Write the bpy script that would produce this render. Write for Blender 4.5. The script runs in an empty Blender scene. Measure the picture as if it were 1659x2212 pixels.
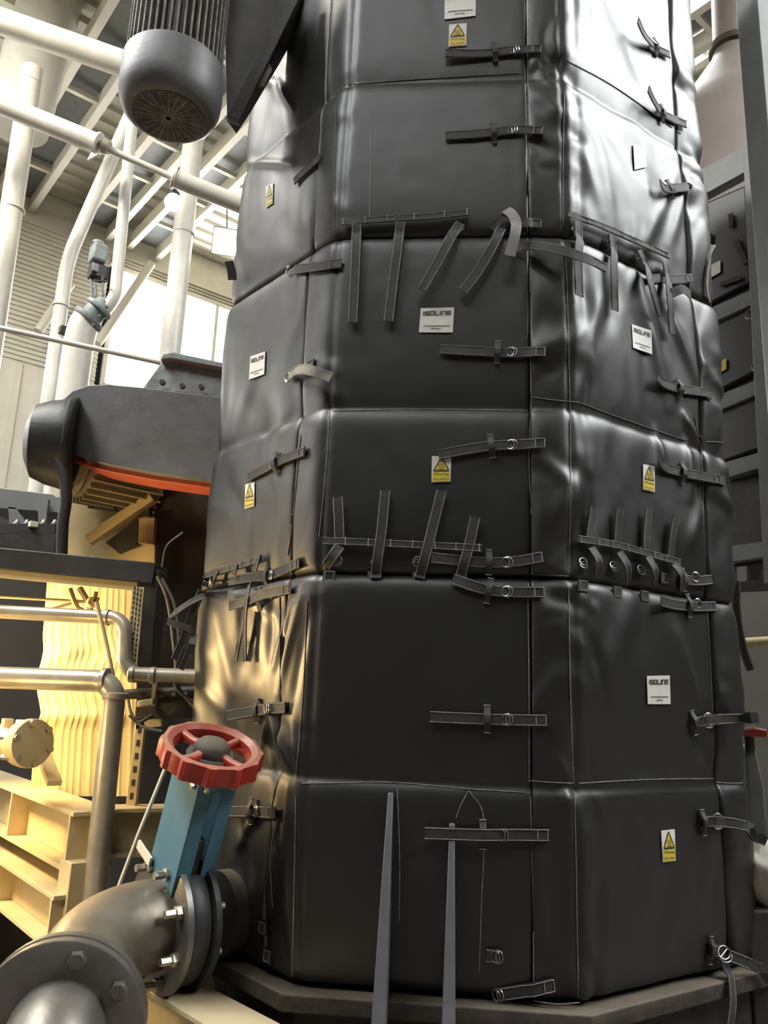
import bpy, math, random
import numpy as np
from mathutils import Vector, Matrix, noise
from mathutils.bvhtree import BVHTree
random.seed(7)
SC = bpy.context.scene
COL = SC.collection

# ------------------------------------------------------------------ camera, world, lights, exposure
FPX = 1720.0
PITCH, ROLL = math.radians(13.25), math.radians(2.2)
CAM = np.array([0, 0, 1.6])
cf = np.array([0, math.cos(PITCH), math.sin(PITCH)])
_r0 = np.array([1.0, 0, 0]); _u0 = np.array([0, -math.sin(PITCH), math.cos(PITCH)])
cr = math.cos(ROLL) * _r0 + math.sin(ROLL) * _u0
cu = math.cos(ROLL) * _u0 - math.sin(ROLL) * _r0
cd = bpy.data.cameras.new('camera'); cam = bpy.data.objects.new('camera', cd); COL.objects.link(cam)
cd.sensor_fit = 'VERTICAL'; cd.sensor_height = 36; cd.lens = 36 * FPX / 2212; cd.clip_start = .05; cd.clip_end = 200
cam.matrix_world = Matrix([[cr[i], cu[i], -cf[i], CAM[i]] for i in range(3)] + [[0, 0, 0, 1]])
SC.camera = cam
w = bpy.data.worlds.new('hall_air'); SC.world = w; w.use_nodes = True
w.node_tree.nodes['Background'].inputs[0].default_value = (.80, .86, .95, 1)
w.node_tree.nodes['Background'].inputs[1].default_value = .02
vs = SC.view_settings; vs.view_transform = 'Standard'; vs.look = 'None'; vs.gamma = 1; vs.use_curve_mapping = False
vs.exposure = 0.0
WINDOW_LIGHT, ROOF_LIGHT, WARM_LAMP, HALL_FILL = 16.0, 30.0, 150.0, 700.0
SC.cycles.max_bounces = 4; SC.cycles.diffuse_bounces = 2; SC.cycles.glossy_bounces = 2; SC.cycles.transmission_bounces = 1; SC.cycles.volume_bounces = 0; SC.cycles.adaptive_threshold = .08; SC.cycles.use_light_tree = False; SC.cycles.caustics_reflective = False; SC.cycles.caustics_refractive = False

# ------------------------------------------------------------------ projection helpers (photo pixel -> place in the hall)
def ray(x, y): return cf * FPX + (x - 829.5) * cr - (y - 1106) * cu
def at(x, y, Y):
    d = ray(x, y); return CAM + d * (Y / d[1])
def on_plane(x, y, p0, n):
    d = ray(x, y); return CAM + d * (np.dot(np.array(p0) - CAM, n) / np.dot(d, n))
def px_size(px, Y): return px * Y / FPX
V = lambda *a: np.array(a, float)
def nz(v): v = np.array(v, float); return v / (np.linalg.norm(v) + 1e-12)
UP = V(0, 0, 1)

# ------------------------------------------------------------------ materials
MATS = {}
def mat(name, col, rough=.6, metal=0., var=.25, scale=8., bump=.0, bscale=60., col2=None, dust=0., spec=.5, emit=None, coat=0.):
    if name in MATS: return MATS[name]
    m = bpy.data.materials.new(name); m.use_nodes = True; nt = m.node_tree; N = nt.nodes; L = nt.links
    b = N['Principled BSDF']
    b.inputs['Roughness'].default_value = rough; b.inputs['Metallic'].default_value = metal
    b.inputs['Specular IOR Level'].default_value = spec
    if coat: b.inputs['Coat Weight'].default_value = coat; b.inputs['Coat Roughness'].default_value = .3
    tc = N.new('ShaderNodeTexCoord'); nx = N.new('ShaderNodeTexNoise'); nx.inputs['Scale'].default_value = scale
    nx.inputs['Detail'].default_value = 3; nx.inputs['Roughness'].default_value = .65
    L.new(tc.outputs['Object'], nx.inputs['Vector'])
    rp = N.new('ShaderNodeValToRGB'); rp.color_ramp.elements[0].position = .3; rp.color_ramp.elements[1].position = .7
    c = np.array(col); c2 = np.array(col2) if col2 is not None else c * (1 + var)
    c1 = c if col2 is not None else c * (1 - var)
    rp.color_ramp.elements[0].color = (*np.clip(c1, 0, 1), 1); rp.color_ramp.elements[1].color = (*np.clip(c2, 0, 1), 1)
    L.new(nx.outputs['Fac'], rp.inputs['Fac'])
    src = rp.outputs['Color']
    if dust:   # settled dust on upward faces
        g = N.new('ShaderNodeNewGeometry'); sx = N.new('ShaderNodeSeparateXYZ'); L.new(g.outputs['Normal'], sx.inputs[0])
        mr = N.new('ShaderNodeMapRange'); mr.inputs['From Min'].default_value = .3; mr.inputs['From Max'].default_value = .9
        mr.inputs['To Max'].default_value = dust; L.new(sx.outputs['Z'], mr.inputs['Value'])
        mx = N.new('ShaderNodeMix'); mx.data_type = 'RGBA'; L.new(mr.outputs[0], mx.inputs[0]); L.new(src, mx.inputs[6])
        mx.inputs[7].default_value = (.30, .25, .17, 1); src = mx.outputs[2]
    L.new(src, b.inputs['Base Color'])
    if bump:
        n2 = N.new('ShaderNodeTexNoise'); n2.inputs['Scale'].default_value = bscale; n2.inputs['Detail'].default_value = 1
        L.new(tc.outputs['Object'], n2.inputs['Vector'])
        bp = N.new('ShaderNodeBump'); bp.inputs['Strength'].default_value = bump; bp.inputs['Distance'].default_value = .01
        L.new(n2.outputs['Fac'], bp.inputs['Height']); L.new(bp.outputs[0], b.inputs['Normal'])
    if emit:
        b.inputs['Emission Color'].default_value = (*emit[0], 1); b.inputs['Emission Strength'].default_value = emit[1]
    MATS[name] = m; return m

FABRIC = mat('coated_fabric', (.0065, .0065, .006), .46, var=.2, scale=3, spec=.7)
WEB = mat('webbing', (.022, .022, .020), .62, var=.3, scale=40, bump=.25, bscale=500)
WEBL = mat('webbing_pale', (.20, .19, .17), .7, var=.2, scale=30)  # pale strap underside; also stands in for one strap's highlight
THREAD = mat('thread', (.22, .21, .19), .7, var=.3, scale=60)
SEAMT = mat('seam_thread', (.15, .145, .13), .7, var=.4, scale=60)
CHROME = mat('ring_steel', (.40, .39, .37), .3, 1., var=.1)
PATCH = mat('label_white', (.66, .63, .56), .55, var=.05, scale=20)
PATCHB = mat('label_bright', (.85, .84, .80), .5, var=.03)
INK = mat('print_black', (.03, .028, .025), .6, var=.1)
YELLOW = mat('label_yellow', (.62, .47, .045), .5, var=.06)
CREAM = mat('cream_paint', (.60, .49, .27), .5, var=.10, scale=5, bump=.05, dust=.5)
CREAMR = mat('cream_cladding', (.74, .70, .58), .6, var=.07, scale=2)
WHITEP = mat('white_cladding_pipe', (.66, .63, .55), .38, var=.12, scale=4, bump=.04, bscale=20)
DULLP = mat('galvanised_pipe', (.42, .38, .29), .36, .35, var=.2, scale=9, dust=.5)
DARK = mat('dark_steel', (.035, .034, .032), .55, .2, var=.4, scale=6, bump=.15, dust=.35)
BLACKC = mat('black_casting', (.022, .023, .023), .5, .1, var=.3, scale=12, bump=.1)
GREYP = mat('grey_paint', (.19, .20, .20), .5, var=.15, scale=5, bump=.05, dust=.3)
GREYG = mat('grey_green_casting', (.24, .28, .27), .55, var=.3, scale=10, bump=.3, bscale=40)
MOTORG = mat('motor_grey', (.13, .13, .13), .5, .1, var=.2, scale=8, bump=.08)
MOTORC = mat('motor_cream', (.42, .37, .25), .5, var=.2, scale=8)
STEELP = mat('pipe_steel', (.19, .165, .125), .42, .6, var=.35, scale=5, bump=.12, bscale=35)
STEELF = mat('flange_steel', (.16, .15, .13), .42, .65, var=.25, scale=9, bump=.06)
BOLT = mat('bolt_zinc', (.46, .42, .33), .35, .8, var=.2, scale=20)
RED = mat('red_paint', (.36, .030, .018), .35, var=.18, scale=14, bump=.05, dust=.55)
BLUE = mat('blue_paint', (.075, .19, .265), .42, var=.12, scale=10, bump=.04)
ORANGE = mat('orange_guard', (.36, .075, .04), .55, var=.2, scale=5)
RUST = mat('rust_brown', (.045, .035, .025), .75, var=.4, scale=10, bump=.3, bscale=40, dust=.2)
FINM = mat('gusset_paint', (.10, .104, .115), .5, var=.2, scale=6)
DUSTY = mat('dusty_fin', (.20, .19, .165), .8, var=.4, scale=25, bump=.3)
CABLE = mat('cable_grey', (.12, .11, .09), .5, var=.3, scale=20)
CABLEW = mat('cord_white', (.72, .68, .56), .5, var=.1)
PINKD = mat('duct_paint', (.22, .19, .17), .5, var=.08, scale=3)
STONE = mat('rough_sack', (.45, .42, .36), .9, var=.3, scale=9, bump=.5, bscale=20)
FLOORM = mat('concrete', (.12, .105, .085), .8, var=.3, scale=4, bump=.1)
WALLD = mat('shade_backdrop', (.05, .043, .033), .8, var=.25, scale=1.2)  # dark colour stands in for missing light in the depth behind
GLOBE = mat('lamp_globe', (.9, .95, 1), .3, emit=((.86, .94, 1), 14))
FLOOD = mat('flood_glass', (1, .95, .8), .3, emit=((1, .88, .62), 40))
DAY = mat('window_daylight', (.9, .9, .9), .3, emit=((1, .985, .95), WINDOW_LIGHT))
SKYL = mat('rooflight_daylight', (.9, .9, .9), .3, emit=((.96, .98, 1), ROOF_LIGHT))
WARM = mat('warm_lamp_glass', (1, .85, .5), .3, emit=((1, .76, .40), 25))

# ------------------------------------------------------------------ mesh helpers
class MB:
    def __init__(s): s.v = []; s.f = []
    def add(s, v, f):
        o = len(s.v); s.v += [tuple(map(float, p)) for p in v]; s.f += [tuple(i + o for i in q) for q in f]; return s
    def box(s, c, X, Y, Z, hx, hy, hz):
        c = np.array(c, float); X, Y, Z = nz(X) * hx, nz(Y) * hy, nz(Z) * hz
        v = [c + a * X + b * Y + d * Z for d in (-1, 1) for b in (-1, 1) for a in (-1, 1)]
        return s.add(v, [(0, 2, 3, 1), (4, 5, 7, 6), (0, 1, 5, 4), (2, 6, 7, 3), (0, 4, 6, 2), (1, 3, 7, 5)])
    def bar(s, a, b, wdt, hgt, up=UP):
        a, b = np.array(a, float), np.array(b, float); T = nz(b - a); X = nz(np.cross(T, up)); Z = np.cross(X, T)
        return s.box((a + b) / 2, X, T, Z, wdt / 2, np.linalg.norm(b - a) / 2, hgt / 2)
    def prism(s, pts, off):   # closed outline extruded by a vector
        n = len(pts); pts = [np.array(p, float) for p in pts]; off = np.array(off, float)
        v = pts + [p + off for p in pts]
        f = [tuple(range(n - 1, -1, -1)), tuple(range(n, 2 * n))] + [(i, (i + 1) % n, n + (i + 1) % n, n + i) for i in range(n)]
        return s.add(v, f)
    def tube(s, path, r, n=14, cap=True, closed=False):
        path = [np.array(p, float) for p in path]; m = len(path); rr = r if hasattr(r, '__len__') else [r] * m
        T = []
        for i in range(m):
            a = path[(i - 1) % m] if closed else path[max(i - 1, 0)]; b = path[(i + 1) % m] if closed else path[min(i + 1, m - 1)]
            T.append(nz(b - a))
        X = nz(np.cross(T[0], UP if abs(T[0][2]) < .9 else V(1, 0, 0))); v = []
        for i in range(m):
            X = nz(X - T[i] * np.dot(X, T[i])); Yv = np.cross(T[i], X)
            for k in range(n):
                a = 2 * math.pi * k / n; v.append(path[i] + rr[i] * (math.cos(a) * X + math.sin(a) * Yv))
        f = []
        for i in range(m if closed else m - 1):
            j = (i + 1) % m
            for k in range(n):
                f.append((i * n + k, i * n + (k + 1) % n, j * n + (k + 1) % n, j * n + k))
        if cap and not closed: f += [tuple(range(n - 1, -1, -1)), tuple((m - 1) * n + k for k in range(n))]
        return s.add(v, f)
    def lathe(s, o, axis, prof, n=32, ref=None):
        o = np.array(o, float); A = nz(axis); R = V(1, 0, 0) if abs(A[0]) < .8 else V(0, 1, 0)
        if ref is not None: R = np.array(ref, float)
        X = nz(R - A * np.dot(R, A)); Yv = np.cross(A, X); v = []; f = []
        for (r, h) in prof:
            for k in range(n):
                a = 2 * math.pi * k / n; v.append(o + A * h + r * (math.cos(a) * X + math.sin(a) * Yv))
        for i in range(len(prof) - 1):
            for k in range(n): f.append((i * n + k, i * n + (k + 1) % n, (i + 1) * n + (k + 1) % n, (i + 1) * n + k))
        f += [tuple(range(n - 1, -1, -1)), tuple((len(prof) - 1) * n + k for k in range(n))]
        return s.add(v, f)
    def grid(s, P, thick=None):   # P: rows x cols x 3 array of points; thick: vector field or vector for the back side
        R, Cc = P.shape[:2]
        v = [P[i, j] for i in range(R) for j in range(Cc)]
        f = [(i * Cc + j, i * Cc + j + 1, (i + 1) * Cc + j + 1, (i + 1) * Cc + j) for i in range(R - 1) for j in range(Cc - 1)]
        if thick is not None:
            n0 = len(v); Q = P + thick; v += [Q[i, j] for i in range(R) for j in range(Cc)]
            f += [(n0 + i * Cc + j, n0 + (i + 1) * Cc + j, n0 + (i + 1) * Cc + j + 1, n0 + i * Cc + j + 1) for i in range(R - 1) for j in range(Cc - 1)]
            ring = [(0, j) for j in range(Cc)] + [(i, Cc - 1) for i in range(1, R)] + [(R - 1, j) for j in range(Cc - 2, -1, -1)] + [(i, 0) for i in range(R - 2, 0, -1)]
            ids = [i * Cc + j for i, j in ring]
            for a, b in zip(ids, ids[1:] + ids[:1]): f.append((b, a, n0 + a, n0 + b))
        return s.add(v, f)

BASE = {}
def tag(o, label=None, cat=None, group=None, kind=None):
    if label: o['label'] = label
    if cat: o['category'] = cat
    if group: o['group'] = group
    if kind: o['kind'] = kind
    return o
def thing(name, label, cat, loc, group=None, kind=None):
    o = bpy.data.objects.new(name, None); COL.objects.link(o); o.location = loc; o.empty_display_size = .1
    BASE[o] = np.array(loc, float); return tag(o, label, cat, group, kind)
def build(mb, name, m, parent=None, loc=None, bevel=0., smooth=.7, label=None, cat=None, group=None, kind=None, sub=0):
    base = BASE[parent] if parent is not None else np.array(loc if loc is not None else np.mean(mb.v, axis=0) * V(1, 1, 0) + V(0, 0, min(p[2] for p in mb.v)), float)
    me = bpy.data.meshes.new(name)
    me.from_pydata([tuple(np.array(p) - base) for p in mb.v], [], mb.f); me.validate(); me.update()
    me.polygons.foreach_set('use_smooth', [True] * len(me.polygons))
    if smooth < 3: me.set_sharp_from_angle(angle=smooth)
    me.materials.append(m)
    o = bpy.data.objects.new(name, me); COL.objects.link(o); BASE[o] = base
    if parent is not None: o.parent = parent
    else: o.location = base
    if bevel:
        bm = o.modifiers.new('edge', 'BEVEL'); bm.width = bevel; bm.segments = 2; bm.limit_method = 'ANGLE'
    return tag(o, label, cat, group, kind)
def bez(p0, p1, p2, p3, n=16):
    p0, p1, p2, p3 = map(lambda q: np.array(q, float), (p0, p1, p2, p3)); out = []
    for i in range(n + 1):
        t = i / n; out.append((1 - t) ** 3 * p0 + 3 * (1 - t) ** 2 * t * p1 + 3 * (1 - t) * t * t * p2 + t ** 3 * p3)
    return out
def cat_rom(pts, n=6):
    pts = [np.array(p, float) for p in pts]
    if len(pts) < 3: return [pts[0] + (pts[-1] - pts[0]) * i / n for i in range(n + 1)]
    P = [2 * pts[0] - pts[1]] + pts + [2 * pts[-1] - pts[-2]]; out = []
    for i in range(1, len(P) - 2):
        for k in range(n):
            t = k / n; a, b, c, d = P[i - 1], P[i], P[i + 1], P[i + 2]
            out.append(.5 * (2 * b + (c - a) * t + (2 * a - 5 * b + 4 * c - d) * t * t + (3 * b - a - 3 * c + d) * t ** 3))
    out.append(pts[-1]); return out
def elbow_path(pts, r, n=7):   # polyline with rounded corners
    pts = [np.array(p, float) for p in pts]; out = [pts[0]]
    for i in range(1, len(pts) - 1):
        a, b, c = pts[i - 1], pts[i], pts[i + 1]; p = b + nz(a - b) * r; q = b + nz(c - b) * r
        out += bez(p, p + (b - p) * .55, q + (b - q) * .55, q, n)
    out.append(pts[-1]); return out

# ------------------------------------------------------------------ the tank's plan: an eight-sided vessel
def DIR(a): a = math.radians(a); return V(-math.sin(a), math.cos(a))
def hit_line(p, d, x, y):
    q = ray(x, y); t = q[0] / q[1]; return p + d * ((t * p[1] - p[0]) / (d[0] - t * d[1]))
c0 = at(950, 1500, 2.5)[:2]
LD, FD, RD = DIR(41), DIR(85), -DIR(123)
P2 = hit_line(c0, FD, 672, 1450); P3 = hit_line(c0, FD, 1245, 1500)
P1 = hit_line(P2, LD, 424, 1450); P4 = hit_line(P3, RD, 1596, 1500)
P0 = P1 + .78 * nz(V(.07, .998)); P5 = P4 + .78 * V(math.sin(math.radians(14)), math.cos(math.radians(14)))
P6 = P5 + .8 * V(-.55, .83); P7 = P0 + .6 * V(.6, .8)
OCT = [P0, P1, P2, P3, P4, P5, P6, P7]
CEN = np.mean(OCT, axis=0)
NL = V(LD[1] * -1, LD[0]); NL = NL if np.dot(NL, -P2) > 0 else -NL     # outward normals in plan
NF = V(-FD[1], FD[0]); NF = NF if np.dot(NF, -P2) > 0 else -NF
NR = V(-RD[1], RD[0]); NR = NR if np.dot(NR, -P3) > 0 else -NR
_pl = []; STEP = .004
for a, b in ((P0, P1), (P1, P2), (P2, P3), (P3, P4), (P4, P5)):
    k = int(np.linalg.norm(b - a) / STEP); _pl += [a + (b - a) * i / k for i in range(k)]
_pl = np.array(_pl + [P5]); _i2 = int(np.argmin(np.linalg.norm(_pl - P2, axis=1)))
ker = np.exp(-.5 * (np.arange(-24, 25) * STEP / .030) ** 2); ker /= ker.sum()
PL = np.stack([np.convolve(np.pad(_pl[:, k], 24, mode='edge'), ker, 'valid') for k in (0, 1)], 1)
_s = np.concatenate([[0], np.cumsum(np.linalg.norm(np.diff(PL, axis=0), axis=1))]); US = _s - _s[_i2]
_t = np.gradient(PL, axis=0); PN = np.stack([_t[:, 1], -_t[:, 0]], 1); PN /= np.linalg.norm(PN, axis=1)[:, None]
if np.dot(PN[_i2], P2 - CEN) < 0: PN = -PN
def plan(u):
    x = np.array([np.interp(u, US, PL[:, 0]), np.interp(u, US, PL[:, 1])]); n = np.array([np.interp(u, US, PN[:, 0]), np.interp(u, US, PN[:, 1])])
    return x, nz(n)
def lean(z):
    t = min(max((z - 2.9) / 1.6, 0), 1.3); return 1 - .032 * t * t * (3 - 2 * t) if t < 1 else 1 - .032 - .03 * (t - 1)
def uz(px, py):   # where a photo pixel meets the bare vessel: (u, z)
    d = ray(px, py); z = 2.0
    for _ in range(4):
        Q = CEN + (PL - CEN) * lean(z)
        s = Q[:, 0] * d[1] - Q[:, 1] * d[0]; idx = np.nonzero(s[:-1] * s[1:] <= 0)[0]
        if not len(idx): return None
        i = idx[np.argmin(Q[idx, 1])]; k = s[i] / (s[i] - s[i + 1] + 1e-15)
        p = Q[i] + (Q[i + 1] - Q[i]) * k; z = CAM[2] + d[2] * p[1] / d[1]
    return US[i] + (US[i + 1] - US[i]) * k, z
ZB, ZS2, ZM1, ZS1, ZM2, ZS0, ZT = .80, 1.363, 1.989, 2.546, 3.195, 3.846, 5.25
UL = uz(647, 1000)[0]; UF = uz(1145, 1000)[0]; UR = uz(1512, 1000)[0]
U3 = uz(1228, 1000)[0]; U3B = uz(1262, 1000)[0]; U1 = -np.linalg.norm(P1 - P2); U4 = U3 + .0 + np.linalg.norm(P4 - P3)
U2A = uz(706, 1000)[0]
ULO, UHI = U1 - .16, U4 + .20
ROWS = [('top', ZM2, ZT, ZS0), ('middle', ZM1, ZM2, ZS1), ('bottom', ZB, ZM1, ZS2)]

# wrinkle ridges picked from the photo: x0,y0,x1,y1,height,width(m)
RIDGE = []
def ridge(x0, y0, x1, y1, h, wd):
    a, b = uz(x0, y0), uz(x1, y1)
    if a and b: RIDGE.append((a[0], a[1], b[0], b[1], h, wd))
for q in [(1300, 560, 1250, 860, .012, .05), (1370, 620, 1440, 880, .014, .035), (1420, 640, 1500, 840, .016, .03), (1350, 580, 1270, 760, -.010, .04),
          (1320, 520, 1285, 330, .008, .04), (1400, 520, 1370, 240, .007, .04), (1440, 530, 1480, 380, .012, .03), (1290, 460, 1250, 330, .010, .03),
          (1455, 380, 1380, 540, .009, .03), (1470, 900, 1500, 960, .018, .02), (1415, 930, 1425, 1010, .012, .02), (1478, 955, 1478, 1080, .012, .02),
          (1360, 1290, 1290, 1480, .010, .05), (1430, 1320, 1480, 1540, .012, .05), (1505, 1560, 1455, 1370, .014, .03), (1495, 1570, 1545, 1670, -.014, .03),
          (1500, 1100, 1470, 1200, .012, .03), (1510, 1090, 1500, 1040, -.012, .02), (1400, 1180, 1420, 1240, .008, .03), (1300, 1700, 1520, 1690, .010, .03),
          (660, 1290, 610, 1500, .014, .018), (672, 1330, 640, 1520, -.010, .02), (640, 1310, 600, 1440, .012, .016), (600, 1280, 590, 1420, -.008, .02),
          (470, 1300, 520, 1500, .010, .04), (560, 1300, 600, 1330, .010, .02), (540, 1310, 530, 1450, -.006, .03), (585, 1545, 545, 1680, .012, .02),
          (590, 1545, 630, 1660, .014, .02), (580, 1550, 600, 1690, -.010, .018), (640, 1560, 650, 1680, .010, .02), (440, 1480, 520, 1560, .008, .03),
          (560, 1760, 520, 1830, .014, .02), (525, 1770, 545, 1900, -.012, .02), (600, 1740, 620, 1850, .012, .02), (600, 1850, 575, 1990, .012, .025), (630, 1700, 640, 2100, .012, .015),
          (610, 180, 640, 240, .016, .015), (540, 355, 640, 360, .012, .018), (600, 185, 570, 170, .012, .02), (560, 800, 500, 960, .006, .05),
          (1090, 1590, 1010, 1690, .006, .03), (960, 1800, 880, 1870, .006, .03), (1200, 1640, 1240, 1690, .012, .02), (1210, 1700, 1235, 1740, .014, .02),
          (1160, 990, 1220, 1040, .012, .025), (1220, 1060, 1190, 1180, .010, .03), (1150, 160, 1215, 130, -.010, .02)]: ridge(*q)

def sstep(a, b, x):
    t = min(max((x - a) / (b - a), 0), 1); return t * t * (3 - 2 * t)
def disp(u, z, ua, ub, za, zb, zs, rough, gap=True):
    top, bot = (zb, zs) if z > zs else (zs, za)
    hh = .018 * (1 - math.exp(-max(top - z, 0) / .022)) * (1 - math.exp(-max(z - bot, 0) / .11))
    d = hh - sum((.004 if abs(q - UF) < .01 or abs(q - UL) < .01 else .013) * math.exp(-max(abs(u - q), 0) / .008) for q in (ua, ub))
    ev = min(z - za, zb - z); d -= .014 * math.exp(-max(ev, 0) / .010)
    # soft strips beside the corners carry cross folds
    m1 = sstep(UF - .01, UF + .03, u) * (1 - sstep(U3B, U3B + .05, u)); m2 = sstep(UR - .02, UR + .03, u); m3 = sstep(UL - .01, UL + .03, u) * (1 - sstep(U2A + .01, U2A + .05, u))
    wv = noise.noise(Vector((u * 3.1 + 7, z * 3.0, 3.3)))
    s = noise.noise(Vector((u * 6 + wv * 1.5, z * 7 + u * 5 + wv * 3, 1.7))); s2 = noise.noise(Vector((u * 9, z * 17 - u * 9 + wv * 4, 9.1)))
    d += (m1 * .010 + m2 * .011 + m3 * .0035) * s * 1.6 + (m1 + m2 + .4 * m3) * .0022 * s2
    d -= .006 * math.exp(-((u - U3) / .008) ** 2) + .005 * math.exp(-((u - U3B) / .022) ** 2) + .007 * math.exp(-((u - U2A) / .010) ** 2)
    # broad sag of the cloth
    d += rough * (.011 * noise.noise(Vector((u * 4.2 + wv, z * 1.7 + wv, 5.5))) + .006 * noise.noise(Vector((u * 10 + z * 3 + wv * 2, z * 4 - u * 3, 2.2))))
    d += .0012 * noise.noise(Vector((u * 17, z * 13, 8.8)))
    for (a0, b0, a1, b1, h, wd) in RIDGE:
        if abs(z - (b0 + b1) / 2) > abs(b1 - b0) / 2 + 3 * wd or abs(u - (a0 + a1) / 2) > abs(a1 - a0) / 2 + 3 * wd: continue
        vx, vy = a1 - a0, b1 - b0; L2 = vx * vx + vy * vy; t = ((u - a0) * vx + (z - b0) * vy) / L2; t = min(max(t, 0), 1)
        q = (u - a0 - t * vx) ** 2 + (z - b0 - t * vy) ** 2
        d += h * math.exp(-q / (wd * wd)) * (.35 + .65 * math.sin(math.pi * (t * .9 + .05)))
    return d
BV, BF = [], []
def point(u, z, d):
    x, n = plan(u); q = CEN + (x - CEN) * lean(z) + n * d; return V(q[0], q[1], z)
def blanket_mesh(ua, ub, za, zb, zs, rough):
    nu = max(8, int((ub - ua) / .0085)); nv = int((zb - za) / .0095)
    P = np.zeros((nv + 1, nu + 1, 3)); Nn = np.zeros_like(P)
    for j in range(nu + 1):
        u = ua + (ub - ua) * j / nu; x, n = plan(u)
        for i in range(nv + 1):
            z = za + (zb - za) * i / nv; d = disp(u, z, ua, ub, za, zb, zs, rough)
            q = CEN + (x - CEN) * lean(z) + n * d; P[i, j] = (q[0], q[1], z); Nn[i, j] = (n[0], n[1], 0)
    mb = MB().grid(P, thick=-.045 * Nn)
    o = len(BV); BV.extend(map(tuple, P.reshape(-1, 3))); C2 = nu + 1
    BF.extend((o + i * C2 + j, o + i * C2 + j + 1, o + (i + 1) * C2 + j + 1, o + (i + 1) * C2 + j) for i in range(nv) for j in range(nu))
    return mb
BLK = {}
FACES = [('left', ULO, UL - .001, .8, 'on the tank side behind the red handwheel'), ('front', UL + .001, UF - .001, .16, 'on the broad front of the tank'),
         ('right', UF + .001, UR - .003, .9, 'on the side of the tank facing the grey post'), ('edge', UR + .003, UHI, .7, 'wrapping the tank corner beside the grey post')]
for fn, ua, ub, rough, where in FACES:
    for rn, za, zb, zs in ROWS:
        t = thing('insulation_blanket', f'black quilted insulation blanket, {rn} row, {where}', 'blanket', (*point((ua + ub) / 2, za, 0)[:2], za), 'strapped insulation blankets of the tank')
        build(blanket_mesh(ua, ub, za, zb, zs, rough), 'quilted_cover', FABRIC, t, smooth=4)
        BLK[fn, rn] = t
BVH = BVHTree.FromPolygons(BV, BF)
def which(u, z):
    fn = 'left' if u < UL else 'front' if u < UF else 'right' if u < UR else 'edge'
    return BLK[fn, 'top' if z > ZM2 else 'middle' if z > ZM1 else 'bottom']
def surf(px, py, off=.0, Yfall=None):
    d = nz(ray(px, py)); h = BVH.ray_cast(Vector(CAM), Vector(d))
    q = uz(px, py)
    if h[0] is None and q is not None:
        n = V(*plan(q[0])[1], 0); return point(q[0], q[1], .012) + n * off, n
    if h[0] is None:
        if Yfall is None: Yfall = 2.75
        return at(px, py, Yfall), nz(-d * V(1, 1, 0))
    p = np.array(h[0]); n = V(*plan(q[0])[1], 0) if q else nz(-d * V(1, 1, 0))
    if q:
        e = point(q[0], q[1], .012)
        if np.linalg.norm(p - e) > .09: p = e
    return p + n * off, n

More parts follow.
